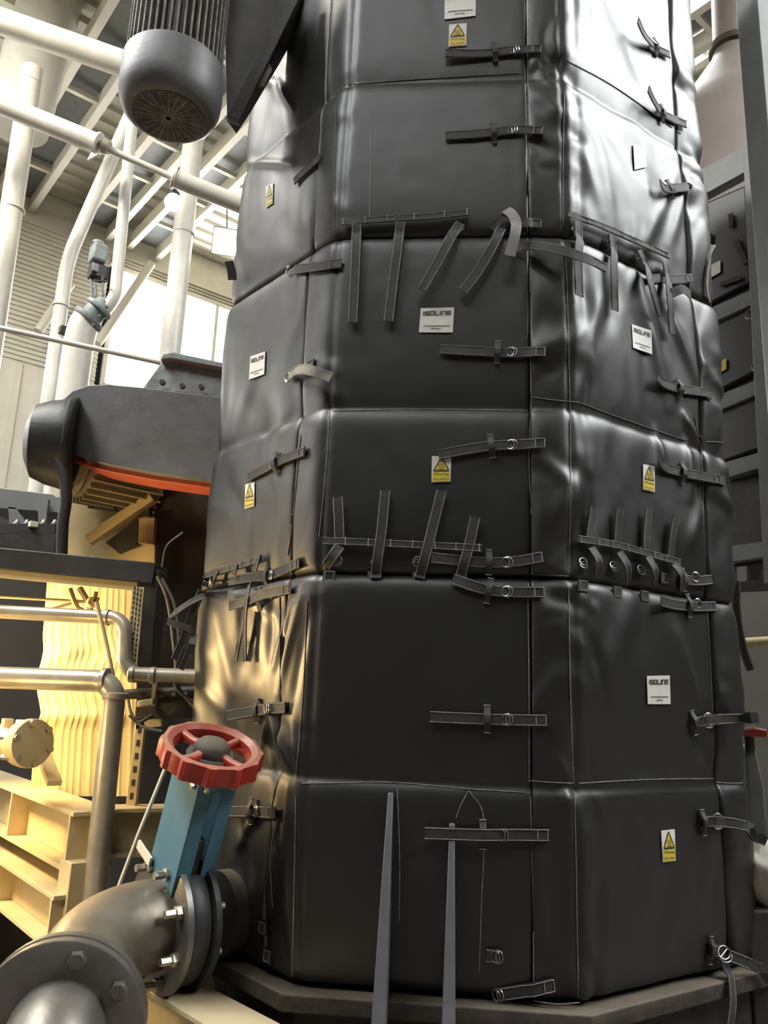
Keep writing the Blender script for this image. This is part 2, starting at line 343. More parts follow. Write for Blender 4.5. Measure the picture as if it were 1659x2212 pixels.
# ------------------------------------------------------------------ webbing straps, rings, keepers, seams, labels on the blankets
def ribbon(mb, pts, nrm, width, th=.003):
    pts = [np.array(p) for p in pts]; m = len(pts); v = []; Ws = []
    for i in range(m):
        T = nz(pts[min(i + 1, m - 1)] - pts[max(i - 1, 0)]); W = nz(np.cross(nrm[i], T)); N = np.cross(T, W); Ws.append((W, N, T))
        for a, b in ((-1, 0), (1, 0), (1, 1), (-1, 1)): v.append(pts[i] + W * a * width / 2 + N * b * th)
    f = [(0, 1, 2, 3), tuple((m - 1) * 4 + k for k in (3, 2, 1, 0))]
    for i in range(m - 1):
        for k in range(4): f.append((i * 4 + k, (i + 1) * 4 + k, (i + 1) * 4 + (k + 1) % 4, i * 4 + (k + 1) % 4))
    mb.add(v, f); return Ws
def strap(pts, ring=None, keeper=None, box=None, width=.036, m=None, off=.009, parent=None, stitch=True, name='strap', Yf=None, rr=.016):
    P3, N3 = [], []
    full = cat_rom([(p[0], p[1], p[2] if len(p) > 2 else 0) for p in pts], 6)
    for p in full:
        q, n = surf(p[0], p[1], off + p[2], Yf); P3.append(q); N3.append(n)
    RAW = list(P3)
    for _ in range(2):  # webbing is stiff: smooth out small bumps, never below the cloth
        P3 = [P3[0]] + [P3[i] * .5 + (P3[i - 1] + P3[i + 1]) * .25 for i in range(1, len(P3) - 1)] + [P3[-1]]
    P3 = [p + n * max(0, np.dot(r - p, n)) for p, r, n in zip(P3, RAW, N3)]
    if parent is None:
        k = ring or box or pts[0]; q = uz(k[0], k[1]); parent = which(*q) if q else BLK['edge', 'bottom']
    mb = MB(); Ws = ribbon(mb, P3, N3, width); o = build(mb, name, m or WEB, parent, smooth=.9)
    if stitch:
        sm = MB()
        for sgn in (-.40, .40):
            sm.tube([p + W * width * sgn + N * .0036 for p, (W, N, T) in zip(P3, Ws)][::2], .0011, 4)
        if box:
            i = int(np.argmin([np.hypot(p[0] - box[0], p[1] - box[1]) for p in full])); W, N, T = Ws[i]; c = P3[i] + N * .0042; h = width * .40
            for a, b in (((-1, -1), (1, -1)), ((1, -1), (1, 1)), ((1, 1), (-1, 1)), ((-1, 1), (-1, -1))):
                sm.tube([c + W * h * a[0] + T * h * a[1], c + W * h * b[0] + T * h * b[1]], .0013, 4)
        build(sm, 'stitching', THREAD, o, kind='stuff')
    if ring:
        i = int(np.argmin([np.hypot(p[0] - ring[0], p[1] - ring[1]) for p in full])); W, N, T = Ws[i]; c, n = surf(ring[0], ring[1], off + (.013 if rr > .02 else .003), Yf)
        T2 = nz(T + .35 * N); rm = MB(); loop = [c + rr * (W * math.cos(a) * 1.05 + T2 * math.sin(a)) for a in np.linspace(0, math.pi, 11)] + [c - W * rr * (1.05 - .3 * k) - T2 * .004 for k in range(8)]
        rm.tube(loop, .0021, 8, closed=True); build(rm, 'ring', CHROME, o)
        rm = MB(); c2 = c - T2 * .006 + N * .004; rm.tube([c2 + rr * .95 * (W * math.cos(a) + T2 * math.sin(a) * .8) for a in np.linspace(0, 2 * math.pi, 18)[:-1]], .0018, 8, closed=True); build(rm, 'ring', CHROME, o)
    if keeper:
        i = int(np.argmin([np.hypot(p[0] - keeper[0], p[1] - keeper[1]) for p in full])); W, N, T = Ws[i]; c, n = surf(keeper[0], keeper[1], off, Yf)
        km = MB(); L = width * .5; pts3 = [c - W * (L + .022) - N * .004, c - W * (L + .004) + N * .004, c - W * L * .6 + N * .011, c + N * .012, c + W * L * .6 + N * .011, c + W * (L + .004) + N * .004, c + W * (L + .022) - N * .004]
        ribbon(km, cat_rom(pts3, 3), [N] * 19, .020, .003); ko = build(km, 'keeper', WEB, o)
        sm = MB()
        for e in (pts3[0], pts3[-1]): sm.tube([e - T * .010 + N * .007, e + T * .010 + N * .007], .0014, 4)
        build(sm, 'stitching', THREAD, o, kind='stuff')
    return o
def box_patch(x, y, s=.034, m=None, lit=False):   # a sewn strap end with its square of stitches
    c, n = surf(x, y, .005); q = uz(x, y); T = nz(np.cross(UP, n)); mb = MB().box(c, T, UP, n, s * .62, s * .55, .002)
    o = build(mb, 'strap_end', m or WEB, which(*q)); sm = MB(); h = s * .42; c = c + n * .0028
    for a, b in (((-1, -1), (1, -1)), ((1, -1), (1, 1)), ((1, 1), (-1, 1)), ((-1, 1), (-1, -1))):
        sm.tube([c + T * h * a[0] + UP * h * a[1], c + T * h * b[0] + UP * h * b[1]], .0013, 4)
    build(sm, 'stitching', THREAD, o, kind='stuff'); return o
def seam(pts, r=.0017, parent=None, dots=False):
    full = cat_rom([(p[0], p[1], 0) for p in pts], 14); P3 = [surf(p[0], p[1], .0015)[0] for p in full]
    q = uz(pts[len(pts) // 2][0], pts[len(pts) // 2][1]); mb = MB().tube(P3, r, 5); build(mb, 'seam_thread', SEAMT, parent or which(*q))
def rail(pts, drops):     # sewn webbing rail that the hanging straps pass under
    o = strap(pts, width=.024, off=.016, name='strap_rail'); sm = MB()
    for x, y in drops:
        c, n = surf(x, y, .0245); sm.tube([c - UP * .013, c + UP * .013], .0014, 4)
    build(sm, 'stitching', THREAD, o, kind='stuff')

# front face, buckled cross straps: tail ... ring ... sewn end
F_ = [([(962, 124, .01), (1040, 121), (1110, 113), (1168, 111)], (1112, 113), (1068, 117), (1162, 111)),
      ([(962, 298), (1050, 292), (1110, 285), (1172, 287)], (1108, 285), (1066, 291), (1164, 287)),
      ([(951, 757), (1040, 762), (1110, 765), (1178, 763)], (1106, 764), (1074, 763), (1168, 763)),
      ([(947, 984), (1050, 966), (1110, 963), (1177, 959)], (1106, 963), (1061, 966), (1166, 960)),
      ([(932, 1207, .012), (1040, 1216), (1107, 1215), (1172, 1204)], (1096, 1216), (1056, 1216), (1158, 1206)),
      ([(978, 1252, .010), (1050, 1275), (1120, 1280), (1172, 1280)], (1096, 1279), (1055, 1277), (1160, 1280)),
      ([(929, 1548), (1040, 1553), (1110, 1555), (1180, 1556)], (1096, 1554), (1052, 1553), (1168, 1556)),
      ([(918, 1797, .012), (1040, 1801, .012), (1100, 1802), (1186, 1803)], (1086, 1802), (1043, 1801), (1172, 1803))]
for p, r_, k_, b_ in F_: strap(p, r_, k_, b_)
strap([(1078, 2146), (1130, 2138), (1196, 2126)], (1076, 2146), None, (1182, 2128)); strap([(1050, 2062), (1078, 2064)], (1074, 2064), None, None)
strap([(1092, 462, .012), (1104, 480, .035), (1112, 515, .06), (1098, 575, .055)], None, None, None, m=WEBL, stitch=False, name='strap_tail')
strap([(1062, 500), (1088, 478, .01), (1120, 486), (1166, 487)], (1082, 488), None, (1155, 487))
strap([(1114, 540), (1150, 545, .03), (1205, 566, .06), (1266, 603, .08)], (1128, 541), None, None)
# front face, hanging straps
rail([(742, 486), (850, 478), (930, 474), (1012, 465)], [(745, 486), (790, 483), (838, 479), (895, 476), (960, 471), (1008, 466)])
for p, r_ in [([(772, 490, .008), (771, 530, .014), (768, 600, .012), (763, 702, .010)], (771, 520)), ([(866, 485, .008), (862, 525, .014), (852, 600, .012), (840, 700, .010)], (863, 514)),
              ([(994, 490, .012), (972, 530, .03), (940, 590, .03), (912, 638, .03)], (990, 496)), ([(1082, 500, .01), (1062, 545, .02), (1030, 600, .02), (1000, 638, .02)], (1078, 508))]:
    strap(p, r_, parent=BLK['front', 'top'])
rail([(702, 1170), (800, 1174), (920, 1180), (1040, 1186)], [(748, 1172), (797, 1174), (845, 1176), (892, 1178), (940, 1180), (985, 1183), (1035, 1186)])
for p, r_ in [([(735, 1180, .004), (733, 1120, .004), (731, 1076, .004)], None), ([(812, 1250), (816, 1215, .012), (825, 1150, .006), (833, 1062, .004)], (814, 1216)),
              ([(906, 1250), (916, 1215, .012), (935, 1140, .006), (954, 1062, .004)], (904, 1214)), ([(990, 1268), (1002, 1220, .012), (1013, 1180, .006), (1026, 1120, .004)], None),
              ([(736, 1182, .01), (722, 1205, .022), (708, 1226, .014)], (728, 1213))]:
    strap(p, r_, parent=BLK['front', 'middle'])
for q in [(712, 1245), (808, 1246), (905, 1248)]: box_patch(*q)
# the face towards the grey post
rail([(1222, 468), (1300, 497), (1370, 528), (1437, 558)], [(1226, 470), (1262, 482), (1296, 496), (1335, 512), (1362, 524), (1398, 541), (1432, 556)])
for p, r_ in [([(1240, 482, .008), (1240, 520, .014), (1240, 580, .012), (1242, 645, .012)], (1239, 502)), ([(1312, 512, .008), (1313, 545, .014), (1315, 610, .014), (1318, 676, .012)], (1313, 530)),
              ([(1372, 545, .008), (1378, 575, .02), (1388, 630, .03), (1410, 686, .02)], (1375, 562)), ([(1428, 572, .008), (1430, 610, .016), (1434, 660, .018), (1441, 726, .012)], (1428, 592))]:
    strap(p, r_, parent=BLK['right', 'top'])
rail([(1242, 1166), (1320, 1178), (1390, 1197), (1460, 1216)], [(1246, 1167), (1282, 1171), (1312, 1176), (1345, 1184), (1372, 1191), (1402, 1200), (1427, 1207), (1456, 1215)])
for p, r_ in [([(1264, 1175, .004), (1268, 1140, .006), (1273, 1098, .008)], None), ([(1326, 1180, .004), (1326, 1140, .006), (1327, 1100, .012)], None), ([(1388, 1190, .004), (1388, 1150, .006), (1390, 1100, .012)], None), ([(1440, 1205, .004), (1443, 1160, .008), (1449, 1118, .012)], None),
              ([(1266, 1185, .012), (1273, 1215, .03), (1279, 1245, .012)], (1254, 1218)), ([(1326, 1195, .012), (1334, 1225, .03), (1345, 1258, .012)], (1320, 1225)),
              ([(1388, 1205, .012), (1394, 1235, .03), (1402, 1262, .012)], (1379, 1233)), ([(1444, 1220, .012), (1452, 1245, .03), (1460, 1276, .012)], None)]:
    strap(p, r_, parent=BLK['right', 'middle'], width=.032)
for q in [(1257, 1266), (1331, 1279), (1390, 1288), (1433, 1250)]: box_patch(*q)
for p, r_, k_, b_ in [([(1356, 62, .04), (1380, 88, .02), (1415, 108), (1442, 122)], None, (1412, 104), None), ([(1378, 208, .04), (1400, 230, .02), (1432, 252), (1478, 272)], None, (1426, 248), None),
                      ([(1408, 408, .03), (1430, 414, .01), (1460, 411, .012), (1487, 407)], None, (1443, 412), None), ([(1392, 603), (1430, 606), (1460, 606), (1490, 603)], None, None, (1482, 604)),
                      ([(1404, 820, .02), (1430, 831), (1466, 842), (1510, 848), (1532, 856)], None, (1463, 841), None), ([(1407, 993, .02), (1430, 1010), (1468, 1022), (1510, 1030), (1560, 1040)], None, (1470, 1023), (1540, 1036)),
                      ([(1464, 1252), (1500, 1255), (1532, 1252)], (1496, 1247), (1471, 1253), None), ([(1411, 1300, .02), (1450, 1306), (1490, 1310), (1541, 1310)], (1500, 1304), (1482, 1309), (1532, 1310)),
                      ([(1494, 1562), (1518, 1556), (1560, 1552, .015), (1637, 1550, .05)], (1517, 1556), (1493, 1561), None), ([(1513, 1776), (1537, 1773), (1590, 1780, .03), (1656, 1816, .10)], (1537, 1772), (1513, 1776), None),
                      ([(1531, 2052), (1552, 2057), (1546, 2100, .03), (1538, 2150, .05), (1529, 2212, .05)], (1552, 2057), (1530, 2051), None)]:
    strap(p, r_, k_, b_, parent=BLK['right' if p[0][1] < 1500 else 'edge', 'top' if p[0][1] < 450 else 'middle' if p[0][1] < 1270 else 'bottom'], rr=.024 if p[0][1] > 1500 else .016)
strap([(1556, 2058, .02), (1600, 2078, .05), (1659, 2112, .08)], parent=BLK['edge', 'bottom'], name='strap_tail')
strap([(1437, 640, .02), (1450, 636, .04), (1472, 646, .03)], parent=BLK['right', 'middle'], name='strap_tail', stitch=False)
strap([(1541, 530, .0), (1527, 570, .0), (1522, 620, .0), (1528, 655, .0)], parent=BLK['edge', 'middle'], name='strap_tail', m=WEBL, Yf=2.95, width=.02)
strap([(1590, 1255), (1592, 1330), (1605, 1400), (1622, 1448)], parent=BLK['edge', 'bottom'], name='strap_tail', Yf=3.0, width=.03)
# the warm lit face
strap([(723, 826, .03), (690, 808, .04), (655, 806, .02), (628, 818)], (628, 818), None, None, parent=BLK['left', 'middle'], m=WEBL); box_patch(673, 790)  # highlight on this loose strap is put into its pale colour
for p, r_, k_, b_ in [([(540, 1033), (580, 1012), (620, 992), (664, 976)], (594, 1004), (600, 1002), (655, 980)), ([(640, 395), (665, 370), (692, 345)], None, None, (686, 350)),
                      ([(506, 1258, .012), (545, 1250, .012), (590, 1243), (652, 1216)], (592, 1243), (582, 1246), (640, 1222)), ([(508, 1310, .014), (545, 1300, .014), (580, 1285, .01), (634, 1272)], (592, 1283), (566, 1294), (626, 1274)),
                      ([(503, 1546, .01), (550, 1537, .006), (585, 1531), (622, 1528)], (584, 1531), (561, 1536), None), ([(488, 1752), (540, 1752), (602, 1755)], (560, 1752), (548, 1752), (593, 1755)),
                      ([(640, 585), (690, 578), (740, 572)], (628, 585), None, (722, 575))]: strap(p, r_, k_, b_)
rail([(444, 1247), (490, 1233), (530, 1222), (574, 1208)], [(466, 1240), (488, 1234), (505, 1229), (530, 1222), (550, 1216)])
for p in [[(447, 1240, .01), (444, 1265, .02), (438, 1295, .02)], [(482, 1232, .01), (478, 1252, .02), (474, 1275, .02)], [(521, 1222, .01), (521, 1245, .02)], [(571, 1200, .01), (567, 1235, .02)], [(552, 1262, .012), (548, 1300, .018), (543, 1350, .016), (541, 1430, .012)], [(540, 1325, .012), (532, 1380, .016), (521, 1428, .012)]]:
    strap(p, None, parent=BLK['left', 'middle'], width=.022, name='hanging_strap')
strap([(506, 1284, .02), (480, 1296, .08), (440, 1350, .14), (390, 1446, .16)], parent=BLK['left', 'middle'], name='strap_tail', width=.024, Yf=2.85)
strap([(436, 1275, .05), (415, 1325, .10), (398, 1375, .12), (377, 1425, .12)], parent=BLK['left', 'middle'], name='strap_tail', width=.03, Yf=2.9)
strap([(494, 565), (500, 585), (502, 605)], parent=BLK['left', 'top'], name='strap_tail', Yf=3.0, stitch=False)
for q in [(570, 2004), (580, 2065)]: box_patch(*q)
# sewn seams
for s_ in [[(1141, 40), (1140, 200), (1143, 420)], [(1219, 200), (1216, 350), (1216, 490)], [(1145, 560), (1145, 700), (1147, 850)], [(1147, 870), (1143, 1000), (1148, 1110)], [(1222, 560), (1228, 750), (1232, 1000), (1228, 1240)],
           [(1148, 858), (1190, 864), (1252, 870)], [(1140, 1270), (1143, 1500), (1143, 1690)], [(1228, 1270), (1232, 1500), (1238, 1690)], [(1143, 1686), (1190, 1690), (1240, 1692)], [(1146, 1720), (1151, 1950), (1153, 2150)], [(1241, 1710), (1245, 1900), (1249, 2155)],
           [(652, 1692), (740, 1691), (850, 1690), (1000, 1703), (1136, 1712)], [(712, 890), (706, 1000), (690, 1160)], [(664, 1300), (655, 1500), (640, 1680)], [(640, 1720), (636, 1900), (632, 2110)], [(720, 888), (900, 885), (1140, 888)], [(744, 184), (900, 172), (1135, 158)],
           [(650, 940), (632, 1130), (622, 1200)], [(1255, 872), (1330, 900), (1480, 952)], [(1250, 1692), (1400, 1684), (1540, 1682)], [(1225, 132), (1330, 190), (1470, 290)], [(605, 1290), (605, 1400), (606, 1500)], [(600, 1768), (585, 1850), (590, 1960)],
           [(1150, 2158), (1200, 2165), (1248, 2162)], [(1545, 1690), (1580, 1692), (1612, 1691)], [(1145, 1240), (1190, 1243), (1228, 1245)], [(1525, 955), (1545, 955), (1565, 957)], [(1500, 900), (1515, 990), (1518, 1150)], [(1525, 1300), (1535, 1450), (1538, 1540)],
           [(802, 240), (800, 360), (798, 470)], [(728, 220), (724, 360), (722, 500)], [(1012, 1708), (995, 1740), (985, 1768)], [(1014, 1708), (1045, 1770), (1040, 1950), (1035, 2100)], [(858, 1702), (863, 1850), (862, 1990)]]: seam(s_)

def font_mesh(txt):
    cu_ = bpy.data.curves.new('t', 'FONT'); cu_.body = txt; cu_.size = 1; cu_.resolution_u = 2; o = bpy.data.objects.new('t', cu_); COL.objects.link(o)
    me = o.evaluated_get(bpy.context.evaluated_depsgraph_get()).to_mesh(); v = [(p.co.x, p.co.y) for p in me.vertices]; f = [tuple(p.vertices) for p in me.polygons]
    bpy.data.objects.remove(o); bpy.data.curves.remove(cu_); v = np.array(v); lo, hi = v.min(0), v.max(0); return (v - lo) / (hi - lo), f
TXT = {k: font_mesh(k) for k in ('Warning', 'Hot surface')}
class Patch:   # sewn label: four photo corners (tl, tr, br, bl) laid on the cloth
    def __init__(s, quad, name, m, off=.004, label=None):
        s.c = [surf(*q)[0] for q in quad]; n = surf(*np.mean(quad, axis=0))[1]; s.n = n
        lift = max(np.dot(surf(*np.mean(quad, axis=0))[0] - p, n) for p in s.c); s.off = off + max(0, lift * .5)
        P = np.array([[s.p(a / 6, b / 6) for a in range(7)] for b in range(7)]); q = uz(*np.mean(quad, axis=0))
        s.par = build(MB().grid(P, thick=-n * .0025), name, m, which(*q), smooth=1, label=label); s.ink = {}
    def p(s, x, y, k=0.):   # x right, y up, 0..1
        tl, tr, br, bl = s.c; return (tl * (1 - x) + tr * x) * y + (bl * (1 - x) + br * x) * (1 - y) + s.n * (s.off + k)
    def rect(s, mb, x0, y0, x1, y1, k=.0012): mb.add([s.p(x0, y0, k), s.p(x1, y0, k), s.p(x1, y1, k), s.p(x0, y1, k)], [(0, 1, 2, 3)])
    def poly(s, mb, pts, k=.0012): mb.add([s.p(x, y, k) for x, y in pts], [tuple(range(len(pts)))])
    def stroke(s, mb, pts, wd, k=.0018):
        for (a, b), (c, d) in zip(pts, pts[1:]):
            l = math.hypot(c - a, d - b) or 1; nx_, ny_ = -(d - b) / l * wd / 2, (c - a) / l * wd / 2
            mb.add([s.p(a + nx_, b + ny_, k), s.p(a - nx_, b - ny_, k), s.p(c - nx_, d - ny_, k), s.p(c + nx_, d + ny_, k)], [(0, 1, 2, 3)])
def logo(quad, m=PATCH):
    P = Patch(quad, 'maker_label', m, label='white cloth label printed ISOLINE'); mb = MB(); x = .08; h0, h1 = .69, .86; tx, ty = .030, .042
    def g(w_, rects):
        nonlocal x
        for a, b, c, d in rects: P.rect(mb, x + a * w_, h0 + b * (h1 - h0), x + c * w_, h0 + d * (h1 - h0))
        x += w_ + .018
    q = .24; e = .22
    g(.035, [(0, 0, 1, 1)]); g(.135, [(0, 1 - e, 1, 1), (0, .5, q, 1), (0, .39, 1, .61), (1 - q, 0, 1, .5), (0, 0, 1, e)]); g(.14, [(0, 0, q, 1), (1 - q, 0, 1, 1), (0, 0, 1, e), (0, 1 - e, 1, 1)])
    g(.12, [(0, 0, q, 1), (0, 0, 1, e)]); g(.035, [(0, 0, 1, 1)]); g(.14, [(0, 0, q, 1), (1 - q, 0, 1, 1), (0, 1 - e, 1, 1)]); g(.13, [(0, 0, q, 1), (0, 0, 1, e), (0, 1 - e, 1, 1), (0, .39, 1, .61)])
    for (y, a, b) in ((.235, .12, .90), (.125, .34, .66)):
        xx = a
        while xx < b - .02:
            l = random.choice((.03, .045, .06)); P.rect(mb, xx, y, min(xx + l, b), y + .035); xx += l + .012
    build(mb, 'lettering', INK, P.par, kind='stuff')
def warn(quad):
    P = Patch(quad, 'warning_label', PATCH, label='yellow and white hot surface warning label'); yl, bk = MB(), MB()
    P.poly(yl, [(.12, .44), (.88, .44), (.5, .93)]); P.rect(yl, .05, .03, .95, .39)
    P.stroke(bk, [(.10, .43), (.90, .43), (.5, .95), (.10, .43)], .055)
    for cx in (.40, .5, .60): P.stroke(bk, [(cx + .03 * math.sin(t * 6.3), .53 + .16 * t) for t in np.linspace(0, 1, 7)], .028)
    P.rect(bk, .33, .475, .67, .50, .0018)
    for k, (x0, y0, x1, y1) in (('Warning', (.10, .215, .90, .36)), ('Hot surface', (.10, .07, .90, .17))):
        v, f = TXT[k]; bk.add([P.p(x0 + a * (x1 - x0), y0 + b * (y1 - y0), .0018) for a, b in v], f)
    build(yl, 'yellow_print', YELLOW, P.par); build(bk, 'lettering', INK, P.par, kind='stuff')
logo([(961, -16), (1028, -14), (1027, 36), (960, 44)]); logo([(909, 667), (981, 665), (978, 719), (905, 719)]); logo([(1363, 701), (1405, 715), (1407, 766), (1366, 752)], PATCHB)
logo([(1395, 1460), (1444, 1459), (1446, 1521), (1397, 1521)]); logo([(543, 771), (575, 760), (573, 809), (540, 821)])
warn([(970, 55), (1008, 52), (1007, 100), (969, 103)]); warn([(933, 986), (975, 986), (973, 1041), (932, 1043)]); warn([(1387, 1003), (1412, 1008), (1412, 1064), (1387, 1058)]); warn([(1426, 1794), (1455, 1791), (1457, 1859), (1430, 1862)]); warn([(532, 1047), (552, 1042), (551, 1094), (531, 1100)])
warn([(576, 404), (592, 396), (591, 440), (577, 450)])
Patch([(1366, 313), (1393, 320), (1395, 362), (1369, 368)], 'maker_label', PATCHB, label='blank white cloth label')

# ------------------------------------------------------------------ the vessel, its foot and gussets
def ring_pts(k, z, pts=OCT): return [V(*(CEN + (p - CEN) * k), z) for p in pts]
tv = thing('tank_vessel', 'eight-sided process tank hidden under the black blankets', 'tank', (*CEN, 0))
mb = MB().prism(ring_pts(.93, .70), (0, 0, 4.5)); build(mb, 'shell', DARK, tv)
mb = MB().prism(ring_pts(1.05, .735), (0, 0, .05)); build(mb, 'foot_ring', RUST, tv, bevel=.006)
mb = MB().prism(ring_pts(.99, .56), (0, 0, .175)); build(mb, 'skirt', DARK, tv)
mb = MB().prism(ring_pts(1.09, .50), (0, 0, .06)); build(mb, 'base_plate', RUST, tv, bevel=.006)
mb = MB().prism(ring_pts(.9, 0), (0, 0, .5)); build(mb, 'plinth', FLOORM, tv)
for (xt, yt, xb, yb, dep) in ((846, 1712, 820, 2212, .20), (978, 1778, 963, 2212, .17)):
    a, n = surf(xt, yt, .004); b, _ = surf(xb, 2120, .004); n = V(*NF, 0); s = nz(V(*FD, 0)); b = V(b[0], b[1], .52)
    mb = MB().prism([a - n * .05 + s * .010, a + n * .012 + s * .010, b + n * dep + s * .014, b - n * .05 + s * .014], -s * .046); mb.v = [tuple(np.array(p) + (s * .030 if i in (4, 5) else 0)) for i, p in enumerate(mb.v)]
    build(mb, 'gusset', FINM, tv, bevel=.003, label='grey steel gusset fin showing through a slit in the blanket')

# ------------------------------------------------------------------ knife gate valve, elbow and spool pipe at the warm lit face
n3, d3 = V(*NL, 0), V(*LD, 0)
t0 = surf(545, 1975)[0]; t0 = V(*(P2 + LD * .36), 0) * V(1, 1, 0) + UP * (1.6 + (ray(390, 2015)[2] / ray(390, 2015)[1]) * 2.55)
def along(t): return t0 + n3 * t
# distance along the nozzle axis at which a photo column is reached
def t_at(x, y):
    q = ray(x, y); k = q[0] / q[1]; return (k * t0[1] - t0[0]) / (n3[0] - k * n3[1])
tf = t_at(402, 2010)
PR, FR = .128, .198
nz_ = thing('tank_nozzle', 'dark stub pipe and flange from the tank into the blue valve', 'pipe', (*along(.1)[:2], t0[2] - PR))
build(MB().lathe(along(-.12), n3, [(PR, 0), (PR, tf + .02)], 36), 'stub', DARK, nz_)
build(MB().lathe(along(tf - .012), n3, [(FR * .97, 0), (FR, .003), (FR, .021), (FR * .97, .024)], 40), 'flange', BLACKC, nz_)
kv = thing('knife_gate_valve', 'blue knife gate valve with red handwheel on the nozzle', 'valve', (*along(tf + .04)[:2], t0[2] - FR))
build(MB().lathe(along(tf + .014), n3, [(FR * .9, 0), (FR * .93, .01), (FR * .93, .055), (FR * .9, .065)], 40), 'body', BLACKC, kv)
for k in range(8):
    a = math.pi * (k + .5) / 4; c = along(tf + .014) + (math.cos(a) * d3 + math.sin(a) * UP) * FR * .82
    build(MB().lathe(c - n3 * .05, n3, [(.011, 0), (.011, .17)], 8), 'stud', BOLT, kv)
yb = along(tf + .046); _b = yb + UP * FR * .50; _w = at(457, 1622, _b[1] - .150); S = nz(_w - _b); D_ = nz(d3 - S * np.dot(d3, S)); Nn_ = np.cross(S, D_); Nn_ = Nn_ if np.dot(Nn_, n3) > 0 else -Nn_
YL = np.linalg.norm(_w - _b) - .055; yc = _b
def chan(sgn):   # bent plate: web faces along the pipe, two flanges turned inwards
    mb = MB(); c = yc + S * YL / 2 + Nn_ * sgn * .062
    mb.box(c, D_, Nn_, S, .085, .003, YL / 2 - .02)
    for e in (-1, 1): mb.box(c + D_ * e * .083 - Nn_ * sgn * .022, D_, Nn_, S, .003, .024, YL / 2 - .03)
    return build(mb, 'yoke_plate', BLUE, kv, bevel=.003)
YT = YL
chan(1); chan(-1)
build(MB().box(yc + S * (YL - .015), D_, Nn_, S, .088, .068, .016), 'yoke_head', BLUE, kv, bevel=.004)
build(MB().box(yc + S * .08, D_, Nn_, S, .075, .012, .12), 'gate', BLACKC, kv, bevel=.003)
build(MB().box(yc - S * .02, D_, Nn_, S, .10, .055, .05), 'packing_gland', BLACKC, kv, bevel=.006)
build(MB().tube([yc + S * .12, yc + S * (YL + .06)], .014, 12), 'stem', DULLP, kv)
for e in (-1, 1):
    for g_ in (.03, YL - .018):
        c = yc + S * g_ + D_ * e * .06 + Nn_ * .066; build(MB().lathe(c, Nn_, [(.011, 0), (.011, .012), (.008, .013)], 6), 'bolt', BOLT, kv)
        c = yc + S * g_ - D_ * .088 + Nn_ * e * .045; build(MB().lathe(c, -D_, [(.010, 0), (.010, .010), (.006, .018)], 6), 'bolt', BOLT, kv)
build(MB().box(yc + S * .055 + D_ * .11 + Nn_ * .075, D_, Nn_, S, .05, .004, .014), 'indicator_tab', CABLEW, kv)
wc = yc + S * (YL + .055)
build(MB().lathe(wc - S * .055, S, [(.055, 0), (.062, .012), (.075, .04), (.07, .05)], 24), 'bearing_housing', STEELF, kv)
WR = .150; hw = MB(); prof = []
nseg = 72
for k in range(nseg):
    a = 2 * math.pi * k / nseg; lug = .010 if k % 6 < 2 else 0.
    e = math.cos(a) * D_ + math.sin(a) * Nn_
    prof.append([wc + e * r_ + S * h_ for r_, h_ in ((WR - .034, -.008), (WR - .030, .012), (WR - .012, .024), (WR + lug * .6, .020), (WR + lug, .008), (WR + lug, -.036), (WR - .012, -.044), (WR - .028, -.034))])
v = [p for q in prof for p in q]; f = [(i * 8 + k, ((i + 1) % nseg) * 8 + k, ((i + 1) % nseg) * 8 + (k + 1) % 8, i * 8 + (k + 1) % 8) for i in range(nseg) for k in range(8)]
hwo = build(MB().add(v, f), 'handwheel', RED, kv, smooth=.45, label='red handwheel with castellated rim')
for k in range(4):
    a = math.radians(20 + 90 * k); e = math.cos(a) * D_ + math.sin(a) * Nn_; e2 = np.cross(S, e)
    build(MB().tube([wc + e * .03 + S * .0, wc + e * .08 - S * .004, wc + e * (WR - .02)], [.018, .014, .015], 10), 'spoke', RED, hwo)
build(MB().lathe(wc - S * .03, S, [(.050, 0), (.058, .02), (.055, .045), (.042, .060), (.012, .066)], 24), 'hub', RUST, hwo, label='dust-covered hub')
# elbow to the left, then towards the camera
te = tf + .082
A0 = along(te); B0 = at(130, 2212, 2.12); bd = nz(V(.14, -.97, -.10))
el = thing('flanged_elbow', 'bare steel pipe elbow curving off the valve to a front flange', 'pipe', (*A0[:2], B0[2] - FR))
path = bez(A0, A0 + n3 * .27, B0 - bd * .30, B0, 26)
build(MB().tube(path, PR, 40), 'elbow', STEELP, el, smooth=2)
build(MB().lathe(A0 - n3 * .002, n3, [(FR * .98, 0), (FR, .003), (FR, .021), (FR * .98, .024)], 48), 'flange', STEELF, el)
build(MB().lathe(B0 - bd * .03, bd, [(FR * .98, 0), (FR, .003), (FR, .021), (FR * .98, .024)], 48), 'flange', STEELF, el)
for k in range(8):
    a = math.pi * (k + .5) / 4; c = A0 + (math.cos(a) * d3 + math.sin(a) * UP) * FR * .82
    build(MB().lathe(c + n3 * .02, n3, [(.019, 0), (.019, .022), (.012, .024), (.012, .055)], 6), 'bolt', BOLT, el)
sp = thing('spool_pipe', 'bright steel pipe with bolted flange at the lower left corner', 'pipe', (*B0[:2], B0[2] - .35))
build(MB().lathe(B0 + bd * .003, bd, [(FR * .98, 0), (FR, .003), (FR, .024), (FR * .98, .027), (PR + .002, .027)], 48), 'flange', STEELF, sp)
build(MB().tube(bez(B0 + bd * .02, B0 + bd * .14, B0 + bd * .22 + V(0, 0, -.10), B0 + bd * .2 + V(0, 0, -.6), 20), .112, 40), 'bend', STEELF, sp, smooth=2)
ex = nz(np.cross(bd, UP)); ey = np.cross(ex, bd)
